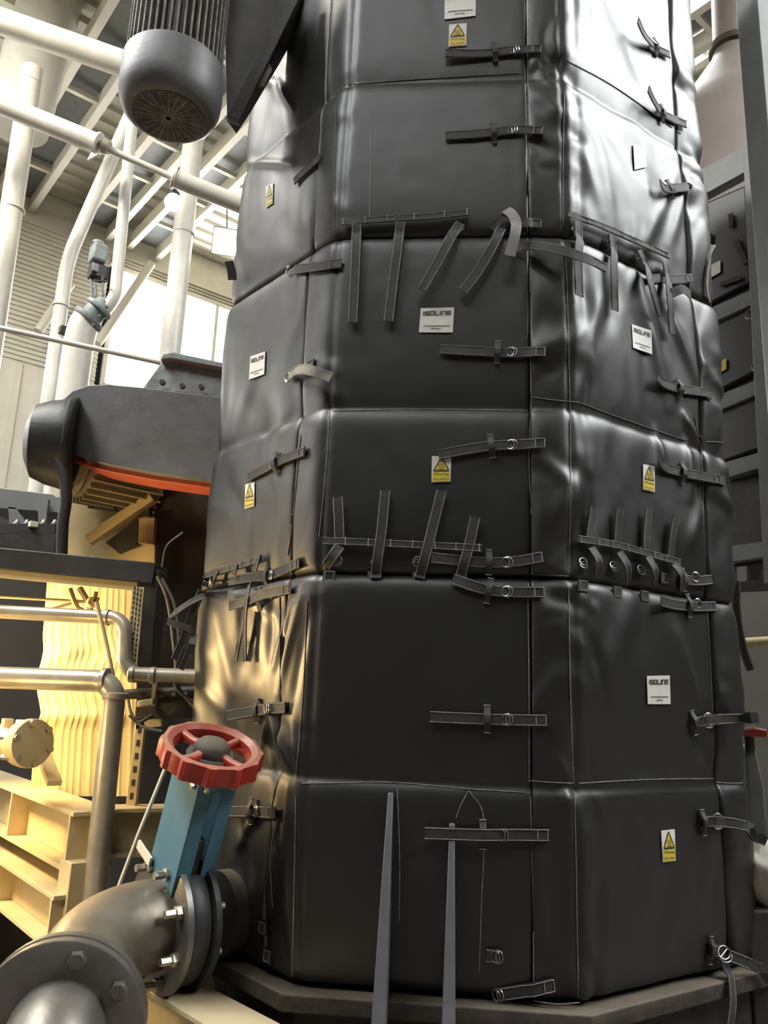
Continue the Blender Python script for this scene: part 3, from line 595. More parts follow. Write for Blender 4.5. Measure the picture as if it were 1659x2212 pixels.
for k in range(8):
    a = math.pi * (k + .25) / 4; c = B0 + bd * .028 + (math.cos(a) * ex + math.sin(a) * ey) * FR * .80
    if k == 1: build(MB().lathe(c - bd * .001, bd, [(.017, 0), (.013, .0012)], 16), 'bolt_hole', INK, sp)
    else: build(MB().lathe(c, bd, [(.022, 0), (.022, .014), (.018, .017)], 6), 'bolt', STEELF, sp)
build(MB().tube([at(362, 1648, 2.75), at(300, 1800, 2.75), at(244, 1948, 2.75)], .0065, 8), 'pull_cord', CABLEW, label='straight white cord stretched beside the blue valve yoke', cat='cord')

# ------------------------------------------------------------------ painted floor frame and pipework at the lower left
AX = V(-math.sin(math.radians(39)), math.cos(math.radians(39)), 0); BX = V(AX[1], -AX[0], 0)
def ibeam(a, b, h, wd, tw=.012, tf_=.016):
    a, b = np.array(a, float), np.array(b, float); mb = MB(); z = UP
    mb.bar(a, b, tw, h - 2 * tf_)
    for s in (-1, 1): mb.bar(a + z * s * (h / 2 - tf_ / 2), b + z * s * (h / 2 - tf_ / 2), wd, tf_)
    return mb
def beam(px, py, Yn, L, h, wd, name, label, stiff=()):
    a = at(px, py, Yn) - UP * h / 2; b = a + AX * L; t = thing(name, label, 'beam', (*a[:2], a[2] - h / 2))
    build(ibeam(a, b, h, wd), 'section', CREAM, t, bevel=.002)
    for s in stiff: build(MB().box(a + AX * s, BX, AX, UP, wd / 2, .007, h / 2 - .014), 'stiffener', CREAM, t)
    return a, b
fr_a, fr_b = beam(208, 1752, 3.0, 3.2, .20, .16, 'floor_beam', 'cream painted steel beam with dust along its top flange', (.03, .75, 1.5))
beam(165, 1930, 2.95, 3.0, .17, .15, 'floor_beam', 'lower cream steel beam running under the dusty one', (.02, .7))
pa = at(176, 1855, 3.0); pp = MB().box((pa[0], pa[1], (pa[2] + 0) / 2), BX, AX, UP, .055, .055, pa[2] / 2); build(pp, 'frame_post', CREAM, bevel=.004, label='short cream post under the end of the dusty beam', cat='post')
ga = at(292, 2168, 2.76); gb = ga + nz(V(.72, -.69, 0)) * .9
t = thing('foot_beam', 'yellow lit beam lying on the floor below the valve', 'beam', (*ga[:2], 0)); build(ibeam(ga - AX * -.5, gb, .16, .16), 'section', CREAM, t, bevel=.003); build(MB().box((ga[0], ga[1], ga[2] / 2 - .04), BX, AX, UP, .05, .05, ga[2] / 2 - .05), 'leg', CREAM, t)
t = thing('cross_beam', 'shaded grey-brown cross beam behind the bright pipe', 'beam', at(300, 1800, 3.15)); build(ibeam(at(215, 1795, 3.12), at(460, 1790, 3.3), .17, .12), 'section', CREAM, t, bevel=.002)
# profiled cream cladding with kinked ribs
pc = on = None
nu, nv = 100, 70; Pg = np.zeros((nv + 1, nu + 1, 3)); xs0 = (72, 105); xs1 = (262, 268)
for i in range(nv + 1):
    y = 1215 + (1720 - 1215) * i / nv
    for j in range(nu + 1):
        s = j / nu; x0 = 105 - 40 * i / nv; x1 = 300 - 10 * i / nv
        kink = 8 * max(0, 1 - abs(y - 1405) / 32) * (.5 + s) + 9 * max(0, 1 - abs(y - 1540) / 38) - 6 * max(0, 1 - abs(y - 1470) / 40)
        x = x0 + (x1 - x0) * s + kink * (1 if s < .85 else (1 - s) / .15)
        dep = 3.62 - .002 * max(0, math.sin(s * 2 * math.pi * 13 + 1.4 * math.sin(s * 17))) - .010 * math.exp(-((y - 1415) / 14) ** 2) * math.sin(s * 9) - .012 * math.exp(-((y - 1548) / 16) ** 2)
        Pg[i, j] = at(x, y, dep)
build(MB().grid(Pg, thick=V(.0, .03, 0)), 'dented_cladding', CREAM, label='dented cream ribbed cladding sheet behind the small pipes', cat='cladding', smooth=1.2)
def pipe(name, label, pts, r, m, bend=.08, cat='pipe', collars=(), cr_=1.18, group=None):
    P_ = elbow_path(pts, bend) if len(pts) > 2 else pts
    t = thing(name, label, cat, pts[0], group); build(MB().tube(P_, r, 24), 'tube', m, t, smooth=1)
    for q, ax in collars: build(MB().lathe(np.array(q) - nz(ax) * .012, ax, [(r * 1.02, 0), (r * cr_, .004), (r * cr_, .02), (r * 1.02, .024)], 24), 'collar', m, t)
    return t
q1, q2, q3 = at(-260, 1455, 3.10), at(250, 1472, 2.98), at(204, 2010, 2.98); q3 = V(q3[0], q3[1], 0)
pipe('galvanised_pipe', 'thick galvanised pipe turning down beside the cladding, brightly lit', [q1, q2, q3], .040, DULLP, .07, collars=[(at(228, 1471, 2.985), q2 - q1), (at(249, 1503, 2.98), UP)])
q = [at(-260, 1307, 3.26), at(272, 1336, 3.1), at(268, 1455, 3.08), at(440, 1462, 3.1)]
pipe('galvanised_pipe', 'thin galvanised pipe with double bend above the thick one', q, .027, DULLP, .06, collars=[(at(232, 1334, 3.11), q[1] - q[0]), (at(285, 1456, 3.08), q[3] - q[2]), (at(330, 1459, 3.08), q[3] - q[2])])
st = thing('pipe_stub', 'short cream flanged pipe stub at the frame edge', 'pipe', at(0, 1600, 3.05)); sa, sb = at(-60, 1598, 3.2), at(72, 1606, 2.98); sd = nz(sb - sa)
build(MB().lathe(sa, sd, [(.062, 0), (.062, np.linalg.norm(sb - sa) - .03)], 28), 'tube', CREAM, st); build(MB().lathe(sb - sd * .035, sd, [(.083, 0), (.086, .003), (.086, .03), (.083, .034)], 32), 'flange', CREAM, st)
build(MB().lathe(sb - sd * .062, sd, [(.080, 0), (.082, .003), (.082, .02), (.080, .024)], 32), 'flange', CREAM, st)
for k in range(6):
    a = math.pi * (k + .3) / 3; e1 = nz(np.cross(sd, UP)); c = sb + (math.cos(a) * e1 + math.sin(a) * UP) * .072; build(MB().lathe(c - sd * .09, sd, [(.012, 0), (.012, .10)], 6), 'bolt', BOLT, st)
build(MB().box(at(16, 1562, 3.0), BX, AX, UP, .017, .02, .016), 'junction_block', CREAM, bevel=.003, label='small cream block standing on the pipe stub', cat='fitting')
build(MB().bar(at(95, 1632, 3.2), at(118, 1692, 3.05), .05, .02), 'brace_plate', CREAM, label='slanted cream brace plate under the pipe stub', cat='brace')
# cable trays: horizontal run then vertical drop, slotted
ct = thing('cable_tray', 'dust-dark cable tray running level then dropping beside the tank', 'cable tray', at(320, 1440, 3.3))
ta, tb = at(-280, 1186, 3.25), at(348, 1246, 3.25)
build(MB().bar(ta, tb, .20, .085), 'level_run', DARK, ct, bevel=.004); build(MB().bar(ta - UP * .05 - V(0, .08, 0), tb - UP * .05 - V(0, .08, 0), .01, .05), 'lip', CREAM, ct)
build(MB().bar(at(330, 1235, 3.22), at(312, 1475, 3.22), .085, .12, up=V(0, 1, 0)), 'drop', DARK, ct, bevel=.006)
sl = MB(); c0_, c1_ = at(299, 1268, 3.1), at(283, 1440, 3.1)
build(MB().bar(c0_, c1_, .045, .004, up=V(0, 1, 0)), 'slotted_face', CREAM, ct)
ns = 16
for i in range(ns):
    for j in (-1, 0, 1):
        c = c0_ + (c1_ - c0_) * (i + .5 + .25 * j) / ns + V(j * .013, -.003, 0)
        build(MB().box(c, V(1, 0, 0), V(0, 1, 0), c1_ - c0_, .0028, .0012, .006), 'slot', INK, ct)
us = thing('slotted_channel', 'cream slotted steel channel upright beside the valve yoke', 'channel', at(282, 1740, 3.2)); a, b = at(306, 1560, 3.2), at(284, 1742, 3.2)
build(MB().bar(a, b, .036, .03, up=V(0, 1, 0)), 'upright', CREAM, us, bevel=.002); build(MB().bar(at(296, 1566, 3.2), at(350, 1560, 3.2), .03, .03), 'arm', CREAM, us)
for i in range(6):
    c = a + (b - a) * (i + .6) / 6.4 + V(0, -.0165, 0); build(MB().box(c, V(1, 0, 0), V(0, 1, 0), b - a, .006, .001, .012), 'slot', INK, us)
for k, (pts, r_, m_) in enumerate([([(350, 1250), (378, 1310), (386, 1400), (376, 1470), (400, 1505), (425, 1515)], .006, CABLE), ([(340, 1245), (362, 1300), (378, 1420), (384, 1480), (420, 1530)], .006, CABLE), ([(350, 1225), (360, 1180), (395, 1150)], .004, CABLE),
                                   ([(275, 1500), (285, 1545), (310, 1570), (350, 1580)], .006, CABLE), ([(280, 1545), (300, 1560), (330, 1545)], .007, DARK), ([(208, 1300), (225, 1370), (240, 1440), (246, 1470)], .008, CREAM),
                                   ([(150, 1272), (165, 1310), (178, 1320)], .012, CREAM), ([(172, 1270), (190, 1300), (196, 1320)], .012, CREAM), ([(-20, 1288), (120, 1296), (195, 1300)], .006, CREAM), ([(110, 1316), (160, 1302), (200, 1298)], .006, CREAM)]):
    lab = ['grey cable looping down beside the tank edge', 'second grey cable hanging along the cable tray', 'thin cable curling above the cable tray', 'pale cable sagging to the slotted channel arm', 'short dark cable behind the slotted channel', 'cream flex hanging in front of the cladding',
           'cream flex bundled under the tray lip', 'thicker cream flex under the tray lip near the clamp', 'cream wire stretched level to the clamp', 'cream wire slanting up to the clamp'][k]
    build(MB().tube(cat_rom([at(x, y, 3.0 if k == 5 else 3.12 if k < 5 else 3.3) for x, y in pts], 6), r_, 8), 'cable', m_, label=lab, cat='cable', group='loose cables beside the tank')
t = thing('cable_clamp', 'small cream clamp with two wings on the flex', 'clamp', at(200, 1310, 3.28)); build(MB().lathe(at(200, 1302, 3.28), V(0, -1, 0), [(.022, 0), (.024, .01), (.012, .02)], 14), 'boss', CREAM, t)
build(MB().bar(at(208, 1278, 3.26), at(204, 1300, 3.26), .012, .012), 'wing', CREAM, t); build(MB().bar(at(212, 1290, 3.26), at(204, 1306, 3.26), .012, .012), 'wing', CREAM, t)
# dark manifold between pipes and tank
t = thing('manifold_block', 'dark dirty manifold block with bolts beside the tank', 'manifold', at(360, 1540, 3.2)); build(MB().bar(at(300, 1520, 3.25), at(440, 1520, 3.25), .10, .11), 'block', DARK, t, bevel=.006)
build(MB().tube([at(270, 1500, 3.18), at(440, 1492, 3.2)], .02, 14), 'rod', DARK, t); build(MB().bar(at(336, 1462, 3.15), at(330, 1525, 3.15), .014, .014), 'tie_bolt', BOLT, t)
build(MB().box(at(318, 1518, 3.12), V(1, 0, .2), V(0, 1, 0), UP, .03, .03, .012), 'bracket', CREAM, t, bevel=.003)
for k in range(4): build(MB().lathe(at(350 + 26 * k, 1502 - 2 * k, 3.185), V(0, -1, 0), [(.009, 0), (.009, .012)], 6), 'bolt', BOLT, t)

# ------------------------------------------------------------------ drive on the tank: belt guard, gearbox, motors
def outline(pts, Y): return [at(x, y, Y) for x, y in pts]
bg = thing('belt_guard', 'long dark belt guard with orange-red rim behind the tank edge', 'guard', at(300, 1040, 3.5))
go = [(560, 872), (480, 858), (380, 846), (300, 836), (235, 830), (190, 832), (155, 845), (132, 868), (121, 900), (123, 930), (136, 957), (158, 978), (190, 993), (240, 1005), (330, 1022), (430, 1036), (560, 1054)]
build(MB().prism(outline(go, 3.45), (0, .07, 0)), 'cover', GREYP if False else MOTORG, bg, bevel=.004)
go2 = [(x, y + 5) if y < 860 else (x, y + 15) if x > 170 else (x - 20, y + 8) for x, y in go]
build(MB().prism(outline(go2, 3.49), (0, .16, 0)), 'rim', ORANGE, bg, bevel=.004)
gx = thing('gearbox', 'weathered grey-green gearbox casting on top of the guard', 'gearbox', at(400, 850, 3.7))
build(MB().prism(outline([(300, 848), (352, 776), (368, 768), (500, 796), (500, 880)], 3.62), (0, .22, 0)), 'casing', GREYG, gx, bevel=.008)
build(MB().prism(outline([(346, 778), (352, 764), (374, 760), (505, 788), (505, 800), (368, 774)], 3.58), (0, .30, 0)), 'cover_flange', GREYG, gx, bevel=.005)
for x, y in ((352, 828), (395, 836), (436, 838)): build(MB().lathe(at(x, y, 3.60), V(0, -1, 0), [(.014, 0), (.014, .02)], 6), 'bolt', DARK, gx)
dm = thing('drive_motor', 'cream finned drive motor with black end hung under the guard', 'motor', at(190, 1075, 3.6))
ax = nz(V(.72, .69, 0)); mc = at(182, 1000, 3.72)
build(MB().lathe(mc - ax * .05, ax, [(.15, 0), (.175, .02), (.175, .40), (.15, .42)], 36), 'body', MOTORC, dm)
for k in range(30):
    a = 2 * math.pi * k / 30; e = math.cos(a) * nz(np.cross(ax, UP)) + math.sin(a) * UP
    build(MB().box(mc + ax * .17 + e * .185, np.cross(ax, e), ax, e, .004, .18, .016), 'fin', MOTORC, dm)
build(MB().lathe(mc - ax * .10, ax, [(.10, 0), (.19, .01), (.195, .05), (.17, .07)], 36), 'end_bell', MOTORC, dm)
ec = at(95, 955, 3.42); ea = nz(V(-.93, -.25, 0))
build(MB().lathe(ec - ea * .12, ea, [(.205, 0), (.208, .02), (.200, .05), (.190, .10), (.165, .16), (.10, .19), (.02, .20)], 40), 'pulley_cover', BLACKC, dm)
build(MB().lathe(ec - ea * .13, ea, [(.215, 0), (.220, .008), (.220, .025), (.215, .03)], 40), 'cover_band', BLACKC, dm)
build(MB().tube(cat_rom([at(118, 985, 3.3), at(136, 1020, 3.3), at(143, 1075, 3.3), at(136, 1130, 3.3), at(133, 1200, 3.3)], 6), .024, 14), 'conduit', DARK, label='dark flexible conduit hanging from the motor to the tray', cat='conduit')
vm = thing('overhead_motor', 'big grey finned motor hanging above with round fan cowl', 'motor', at(366, 300, 2.55))
m0 = at(367, 225, 2.55); R0 = px_size(124, 2.6)
build(MB().lathe(m0, UP, [(R0 * .70, -.055), (R0 * .80, -.052), (R0 * .91, -.035), (R0 * .98, 0), (R0, .04), (R0, .135), (R0 * .985, .155), (R0 * .93, .158)], 56), 'fan_cowl', MOTORG, vm)
build(MB().lathe(m0 + UP * .14, UP, [(R0 * .80, 0), (R0 * .80, .85)], 40), 'body', MOTORG, vm)
for k in range(44):
    a = 2 * math.pi * k / 44; e = V(math.cos(a), math.sin(a), 0)
    build(MB().box(m0 + UP * .53 + e * R0 * .87, np.cross(UP, e), UP, e, .0035, .37, R0 * .08), 'cooling_fin', DUSTY, vm)
gr = [build(MB().tube([m0 - UP * .0585 + r_ * V(math.cos(q), math.sin(q), 0) for q in np.linspace(0, 2 * math.pi, 33)[:-1]], .0022, 6, closed=True), 'grille_ring', DUSTY, vm) for r_ in np.linspace(R0 * .06, R0 * .70, 16)]
for k in range(12):
    a = math.pi * k / 12; e = V(math.cos(a), math.sin(a), 0); build(MB().bar(m0 - UP * .060 - e * R0 * .70, m0 - UP * .060 + e * R0 * .70, .004, .004), 'grille_bar', DUSTY, vm)
build(MB().lathe(m0 - UP * .050, UP, [(R0 * .72, -.006), (R0 * .72, .004)], 40), 'grille_back', MOTORG, vm)
br = thing('motor_bracket', 'dark plate bracket bridging the hanging motor and the tank', 'bracket', at(540, 200, 2.8))
build(MB().prism([at(490, 262, 2.72), at(522, 214, 2.74), at(585, 110, 2.78), at(660, -20, 2.8), at(700, -160, 2.8), at(480, -160, 2.72), at(486, 120, 2.72)], (.02, .10, .02)), 'side_plate', MOTORG, br, bevel=.004)
build(MB().bar(at(505, 262, 2.70), at(640, -10, 2.70), .03, .05), 'edge_flange', DARK, br, bevel=.003)
build(MB().prism([at(558, 185, 2.70), at(575, 120, 2.70), at(588, 150, 2.70), at(570, 185, 2.70)], (0, .01, 0)), 'torn_tag', WEBL, br)
# structure under the drive
t = thing('drive_pedestal', 'cream steel pedestal plate with brace under the drive motor', 'pedestal', at(240, 1215, 3.95)); build(MB().prism(outline([(148, 1062), (262, 1045), (340, 1040), (334, 1260), (140, 1245)], 3.95), (0, .05, 0)), 'plate', CREAM, t)
build(MB().prism(outline([(300, 1120), (334, 1118), (330, 1175), (298, 1172)], 3.85), (0, .05, 0)), 'upright', CREAM, t); build(MB().bar(at(190, 1168, 3.84), at(330, 1075, 3.84), .06, .05), 'brace', CREAM, t, bevel=.003)
build(MB().prism(outline([(262, 1050), (325, 1050), (322, 1110), (262, 1110)], 3.86), (0, .06, 0)), 'gusset', RUST, t); build(MB().tube([at(192, 1092, 3.83), at(252, 1100, 3.83)], .014, 12), 'pin', RUST, t)
build(MB().prism(outline([(228, 1172), (298, 1120), (296, 1180), (258, 1196)], 3.88), (0, .02, 0)), 'dark_web', DARK, t)
t = thing('dark_housing', 'dark machine housing in shade behind the tank edge', 'housing', at(400, 1260, 3.9)); build(MB().prism(outline([(334, 1035), (520, 1050), (520, 1500), (330, 1500)], 3.9), (0, .3, 0)), 'casing', DARK, t, bevel=.01)
t = thing('control_bench', 'grey steel bench panel with hardware tray under the window', 'bench', at(60, 1180, 4.3)); build(MB().prism(outline([(-40, 1048), (150, 1072), (150, 1110), (-40, 1096)], 4.2), (0, .5, 0)), 'top', GREYP, t, bevel=.005)
build(MB().prism(outline([(18, 1095), (34, 1097), (66, 1142), (20, 1142)], 4.2), (0, .03, 0)), 'gusset', GREYP, t); build(MB().prism(outline([(80, 1075), (104, 1078), (98, 1140), (84, 1140)], 4.15), (0, .03, 0)), 'strut', GREYP, t)
build(MB().bar(at(-30, 1150, 4.1), at(135, 1150, 4.1), .2, .05), 'tray', DARK, t); build(MB().bar(at(-30, 1185, 4.1), at(135, 1185, 4.1), .2, .12), 'drawer', DARK, t)
for k, x in enumerate((30, 52, 88, 112)): build(MB().lathe(at(x, 1147, 4.02), V(.2, 0, 1), [(.018, 0), (.02, .03), (.008, .06)], 10), 'steel_fitting', label=['short', 'squat', 'tilted', 'round'][k] + ' shiny steel fitting lying in the bench tray', cat='fitting', group='fittings in the tray', m=CHROME)
build(MB().box(at(72, 1133, 4.0), BX, AX, UP, .02, .02, .014), 'small_box', PATCHB, label='small white box standing on the bench tray', cat='box', bevel=.002)

# ------------------------------------------------------------------ overhead pipework
cl = lambda p, ax: (p, ax)
b = at(330, 160, 5.2); a = at(-60, 25, 5.0); a = a + (a - b) * 2.5; pipe('insulated_pipe', 'thick cream insulated pipe crossing above the other, reaching the motor', [a, b], .098, WHITEP)
b = at(212, 312, 5.1); a = at(-60, 200, 5.0); a = a + (a - b) * 3; ipb = pipe('insulated_pipe', 'cream insulated pipe ending in a ragged open cladding collar', [a, b], .075, WHITEP, collars=[(b, b - a)])
c = at(374, 384, 5.25); build(MB().tube([b, c], .026, 18), 'bare_pipe', WHITEP, ipb); build(MB().lathe(at(222, 314, 5.1), b - a, [(.05, 0), (.06, .01), (.05, .05)], 12), 'ragged_flange', DULLP, ipb)
build(MB().prism(outline([(196, 330), (212, 322), (214, 332), (188, 346)], 5.08), (0, .02, 0)), 'torn_strip', WHITEP, ipb)
e = at(600, 474, 5.5); pipe('insulated_pipe', 'short white clad pipe sleeve running in behind the tank', [c, e], .068, WHITEP, collars=[(c + (e - c) * .01, e - c)])
a, b = at(130, -70, 7.2), at(35, 270, 7.0); a = a + (a - b) * .35; pipe('large_duct', 'large cream duct slanting down behind the insulated pipes', [a, b], .31, WHITEP)
a, b = at(70, 150, 6.3), at(-14, 800, 6.3); b = V(b[0], b[1], 0); pipe('vertical_pipe', 'thick vertical pipe with jointed cladding below the large duct', [a, b], .094, WHITEP, collars=[(at(66, 178, 6.3), UP), (at(28, 452, 6.3), UP)], cr_=1.06)
a, b = at(430, 190, 6.5), at(356, 860, 6.5); a = a + UP * 2; b = V(b[0], b[1], 0); pipe('vertical_pipe', 'vertical white pipe rising nearest the tank edge', [a, b], .092, WHITEP, collars=[(at(397, 505, 6.5), UP)], cr_=1.08)
a, b, c = at(268, 200, 5.4) + UP * 3.5, at(247, 655, 5.4), at(190, 690, 5.4); pipe('slim_pipe', 'slim vertical white pipe bending into the actuator valve', [a, b, c], .044, WHITEP, .10)
a, b, c = at(264, 290, 6.0), at(146, 560, 6.0), at(106, 880, 6.0); a = a + (a - b) * 1.5; c = V(c[0], c[1], 0); pipe('cranked_pipe', 'cranked cream pipe slanting then dropping behind the actuator', [a, b, c], .056, WHITEP, .15, collars=[(at(132, 660, 6.0), UP)])
build(MB().tube([at(-400, 622, 4.4), at(350, 784, 4.6)], .017, 12), 'guard_rail', WHITEP, label='thin white rail crossing level below the actuator valve', cat='rail')
av = thing('actuator_valve', 'blue-grey motorised valve actuator on slanted flanged body', 'valve', at(170, 840, 5.4))
build(MB().box(at(212, 550, 5.4), BX, AX, UP, .055, .06, .075), 'motor_box', GREYG, av, bevel=.02); build(MB().lathe(at(212, 528, 5.4), UP, [(.045, 0), (.04, .02), (.02, .03)], 20), 'cap', GREYG, av)
build(MB().box(at(212, 590, 5.4), BX, AX, UP, .065, .05, .055), 'gear_case', BLACKC, av, bevel=.01); build(MB().box(at(206, 578, 5.32), BX, AX, UP, .022, .01, .03), 'cover_plate', GREYP, av, bevel=.003)
for x in (196, 204, 220): build(MB().tube([at(x, 595, 5.38), at(x + 3, 640, 5.38)], .010, 10), 'yoke_rod', GREYP, av)
wl = [at(216, 607, 5.3) + .05 * (V(1, 0, 0) * math.cos(q) + V(0, .6, .35) * math.sin(q)) for q in np.linspace(0, 2 * math.pi, 21)[:-1]]; build(MB().tube(wl, .007, 8, closed=True), 'hand_ring', BLACKC, av)
va, vb = at(228, 652, 5.4), at(165, 715, 5.4); vd = nz(vb - va)
build(MB().lathe(va, vd, [(.05, 0), (.075, .05), (.08, .12), (.07, .2)], 28), 'valve_body', GREYG, av); build(MB().lathe(va + vd * .05, vd, [(.10, 0), (.103, .004), (.103, .03), (.10, .034)], 30), 'flange', GREYG, av)
build(MB().lathe(va + vd * .16, vd, [(.115, 0), (.118, .004), (.118, .035), (.115, .04)], 30), 'flange', GREYP, av); build(MB().tube(bez(va + vd * .2, va + vd * .30, at(172, 740, 5.4), V(*at(166, 850, 5.4)[:2], 0), 12), .105, 28), 'outlet', WHITEP, av, smooth=2)
for k, (x, y) in enumerate(((231, 664), (216, 684), (203, 703))): build(MB().lathe(at(x, y, 5.27), V(0, -1, 0), [(.011, 0), (.011, .02)], 8), 'bolt', BLACKC, av)
build(MB().box(at(137, 714, 5.5), BX, AX, UP, .03, .03, .03), 'limit_switch', BLACKC, bevel=.006, label='small black switch box clipped to the cranked pipe', cat='switch')
hl = thing('globe_lamp', 'glowing white globe lamp hanging below the clad pipe sleeve', 'lamp', at(372, 432, 6.0)); gc = at(374, 436, 5.8)
build(MB().lathe(gc - UP * .07, UP, [(.012, 0), (.05, .014), (.068, .05), (.068, .08), (.05, .115), (.03, .13)], 24), 'globe', GLOBE, hl); build(MB().lathe(gc + UP * .055, UP, [(.045, 0), (.045, .03), (.02, .05), (.02, .10)], 20), 'holder', BLACKC, hl)
fl = thing('flood_lamp', 'blazing warm flood lamp beside the tank edge', 'lamp', at(480, 525, 7)); fc = at(488, 522, 7.0); fdv = nz(CAM - fc)
build(MB().box(fc + fdv * .10, np.cross(fdv, UP), fdv, UP, .115, .008, .13), 'glass', FLOOD, fl); build(MB().box(fc, np.cross(fdv, UP), fdv, UP, .13, .09, .15), 'housing', GREYP, fl, bevel=.01)
build(MB().tube([fc + UP * .12, at(490, 440, 7.0)], .008, 8), 'hanger', GREYP, fl)

# ------------------------------------------------------------------ the hall: roof, walls, windows, floor
ROOF = 9.0
ev = on_plane(236, 466, (0, 0, ROOF), UP); WN = -AX       # eave point on the far wall
def rib_sheet(o, U_, W_, lu, lw, n, depth, nrm):   # trapezoid ribs running along U_, spread along W_
    mb = MB(); o = np.array(o, float); prof = []
    for i in range(n):
        b = lw * i / n; s = lw / n; prof += [(b, 0), (b + s * .55, 0), (b + s * .62, depth), (b + s * .93, depth)]
    prof.append((lw, 0)); v = []; m = len(prof)
    for k in (0, lu): v += [o + U_ * k + W_ * p + nrm * q for p, q in prof]
    mb.add(v, [(i, i + 1, m + i + 1, m + i) for i in range(m - 1)]); return mb
ro = ev - BX * 16 - AX * 32
build(rib_sheet(ro, BX, AX, 44, 32, 110, .05, -UP), 'ceiling', CREAMR, kind='structure', smooth=.3)
def wallp(s, z): return V(*(ev + BX * s)[:2], z)
def on_wall(x, y): p = on_plane(x, y, ev, AX); return np.dot(p - ev, BX), p[2]
s0, z0 = on_wall(236, 575); s1, _ = on_wall(540, 600); _, zb = on_wall(330, 800); zb -= .5
zband = on_wall(236, 545)[1]
wl_ = thing('wall_back', 'cream profiled wall with bright window band far behind the tank', 'wall', wallp(0, 0), kind='structure')
del wl_['category']
build(MB().prism([wallp(-16, zband), wallp(24, zband), wallp(24, ROOF + .1), wallp(-16, ROOF + .1)], AX * .1), 'head_band', CREAMR, wl_)
build(rib_sheet(wallp(-16, zb), BX, UP, 16 + s0, zband - zb, 30, .025, WN), 'ribbed_panel', CREAMR, wl_, smooth=.3)
build(rib_sheet(wallp(s0, z0), BX, UP, 24 - s0, zband - z0, 4, .04, WN), 'ribbed_panel', CREAMR, wl_, smooth=.3)
build(rib_sheet(wallp(-16, 0), UP, BX, zb, 40, 130, .04, WN), 'ribbed_panel', CREAMR, wl_, smooth=.3)
def window(name, sa_, sb_, za_, zb_, nm=6, out=.0):
    t = thing(name, None, None, wallp(sa_, za_), kind='structure'); o = WN * .05
    build(MB().prism([wallp(sa_, za_) + o * .2, wallp(sb_, za_) + o * .2, wallp(sb_, zb_) + o * .2, wallp(sa_, zb_) + o * .2], AX * .02), 'pane', DAY, t)
    for k in range(nm + 1): s = sa_ + (sb_ - sa_) * k / nm; build(MB().bar(wallp(s, za_) + o, wallp(s, zb_) + o, .06, .06, up=AX), 'mullion', CREAMR, t)
    for z in (za_, zb_): build(MB().bar(wallp(sa_, z) + o, wallp(sb_, z) + o, .06, .08), 'window_frame', CREAMR, t)
    return t
window('window_1', s0 + .1, s0 + 9.0, zb, z0, 5)
sL, zL = on_wall(0, 880); sR, zR = on_wall(112, 740)
window('fill_window_left', -15, s0 - 2.6, zR - 1.6, zR - .2, 8)  # window band out of view, added for light on the tank's left face
build(MB().tube([wallp(*on_wall(305, 590)) + WN * .4, wallp(*on_wall(190, 760)) + WN * .4], .07, 10), 'wind_brace', CREAMR, kind='structure')
build(MB().tube([wallp(*on_wall(128, 640)) + WN * .5, wallp(*on_wall(60, 740)) + WN * .5], .07, 10), 'wind_brace', CREAMR, kind='structure')
for k, (x, y) in enumerate(((170, 213), (293, 388), (474, 376), (1500, 60))):
    p = on_plane(x, y, (0, 0, ROOF - .38), UP); k0 = np.dot(ev - p, AX) - .05; t = thing('roof_truss', None, None, p, kind='structure')
    a, b = p - AX * 14, p + AX * k0
    for s in (-1, 1): build(MB().bar(a + BX * s * .24, b + BX * s * .24, .09, .20), 'rail', CREAMR, t)
    build(MB().bar(a + UP * .12, b + UP * .12, .40, .02), 'web', GREYP, t)
    L_ = np.linalg.norm(b - a)
    for j in range(int(L_ / .9)): build(MB().bar(a + AX * (.9 * j + .4) - BX * .22, a + AX * (.9 * j + .4) + BX * .22, .06, .06), 'rung', CREAMR, t)
def rooflight(name, cpt, la, lb):
    t = thing(name, None, None, cpt, kind='structure'); c = np.array(cpt, float)
    build(MB().box(c, AX, BX, UP, la, lb, .01), 'pane', SKYL, t)
    for s in (-1, 1):
        build(MB().bar(c - AX * la + BX * s * lb, c + AX * la + BX * s * lb, .10, .12), 'window_frame', CREAMR, t); build(MB().bar(c + AX * s * la - BX * lb, c + AX * s * la + BX * lb, .10, .12), 'window_frame', CREAMR, t)
    for k in range(-3, 4): build(MB().bar(c + AX * k * la / 4 - BX * lb, c + AX * k * la / 4 + BX * lb, .06, .06), 'mullion', CREAMR, t)
rl = on_plane(1462, 8, (0, 0, ROOF - .1), UP)
rooflight('window_3', rl - AX * 7.4 - BX * .2, 3.6, 1.9); rooflight('window_6', rl + AX * .3 + BX * .1, .7, .8)
rooflight('fill_rooflight_left', V(-5.6, 1.5, ROOF - .1), 4.0, .9)  # unseen panel, added to throw light on the left pipes and walls
rooflight('fill_rooflight_rear', V(-.6, -2.6, ROOF - .1), 1.5, .35)  # added behind the camera to lighten the upper front of the tank
build(MB().box((0, 6, -.05), V(1, 0, 0), V(0, 1, 0), UP, 22, 22, .05), 'floor', FLOORM, loc=(0, 6, -.1), kind='structure')
# near-black sheets behind the tank: unlit depth of the plant put into colour
for (x0, x1, Y0, nm) in ((-500, 470, 4.9, 'shade_wall_left'), (1480, 2300, 7.4, 'shade_wall_right')):
    a, b = at(x0, 1300, Y0), at(x1, 1300, Y0); zt_ = at(300, 1075, 4.9)[2] if nm == 'shade_wall_left' else at(1600, 560, 7.4)[2]
    build(MB().prism([V(a[0], a[1], 0), V(b[0], b[1], 0), V(b[0], b[1], zt_), V(a[0], a[1], zt_)], (0, .1, 0)), nm, WALLD, kind='structure')

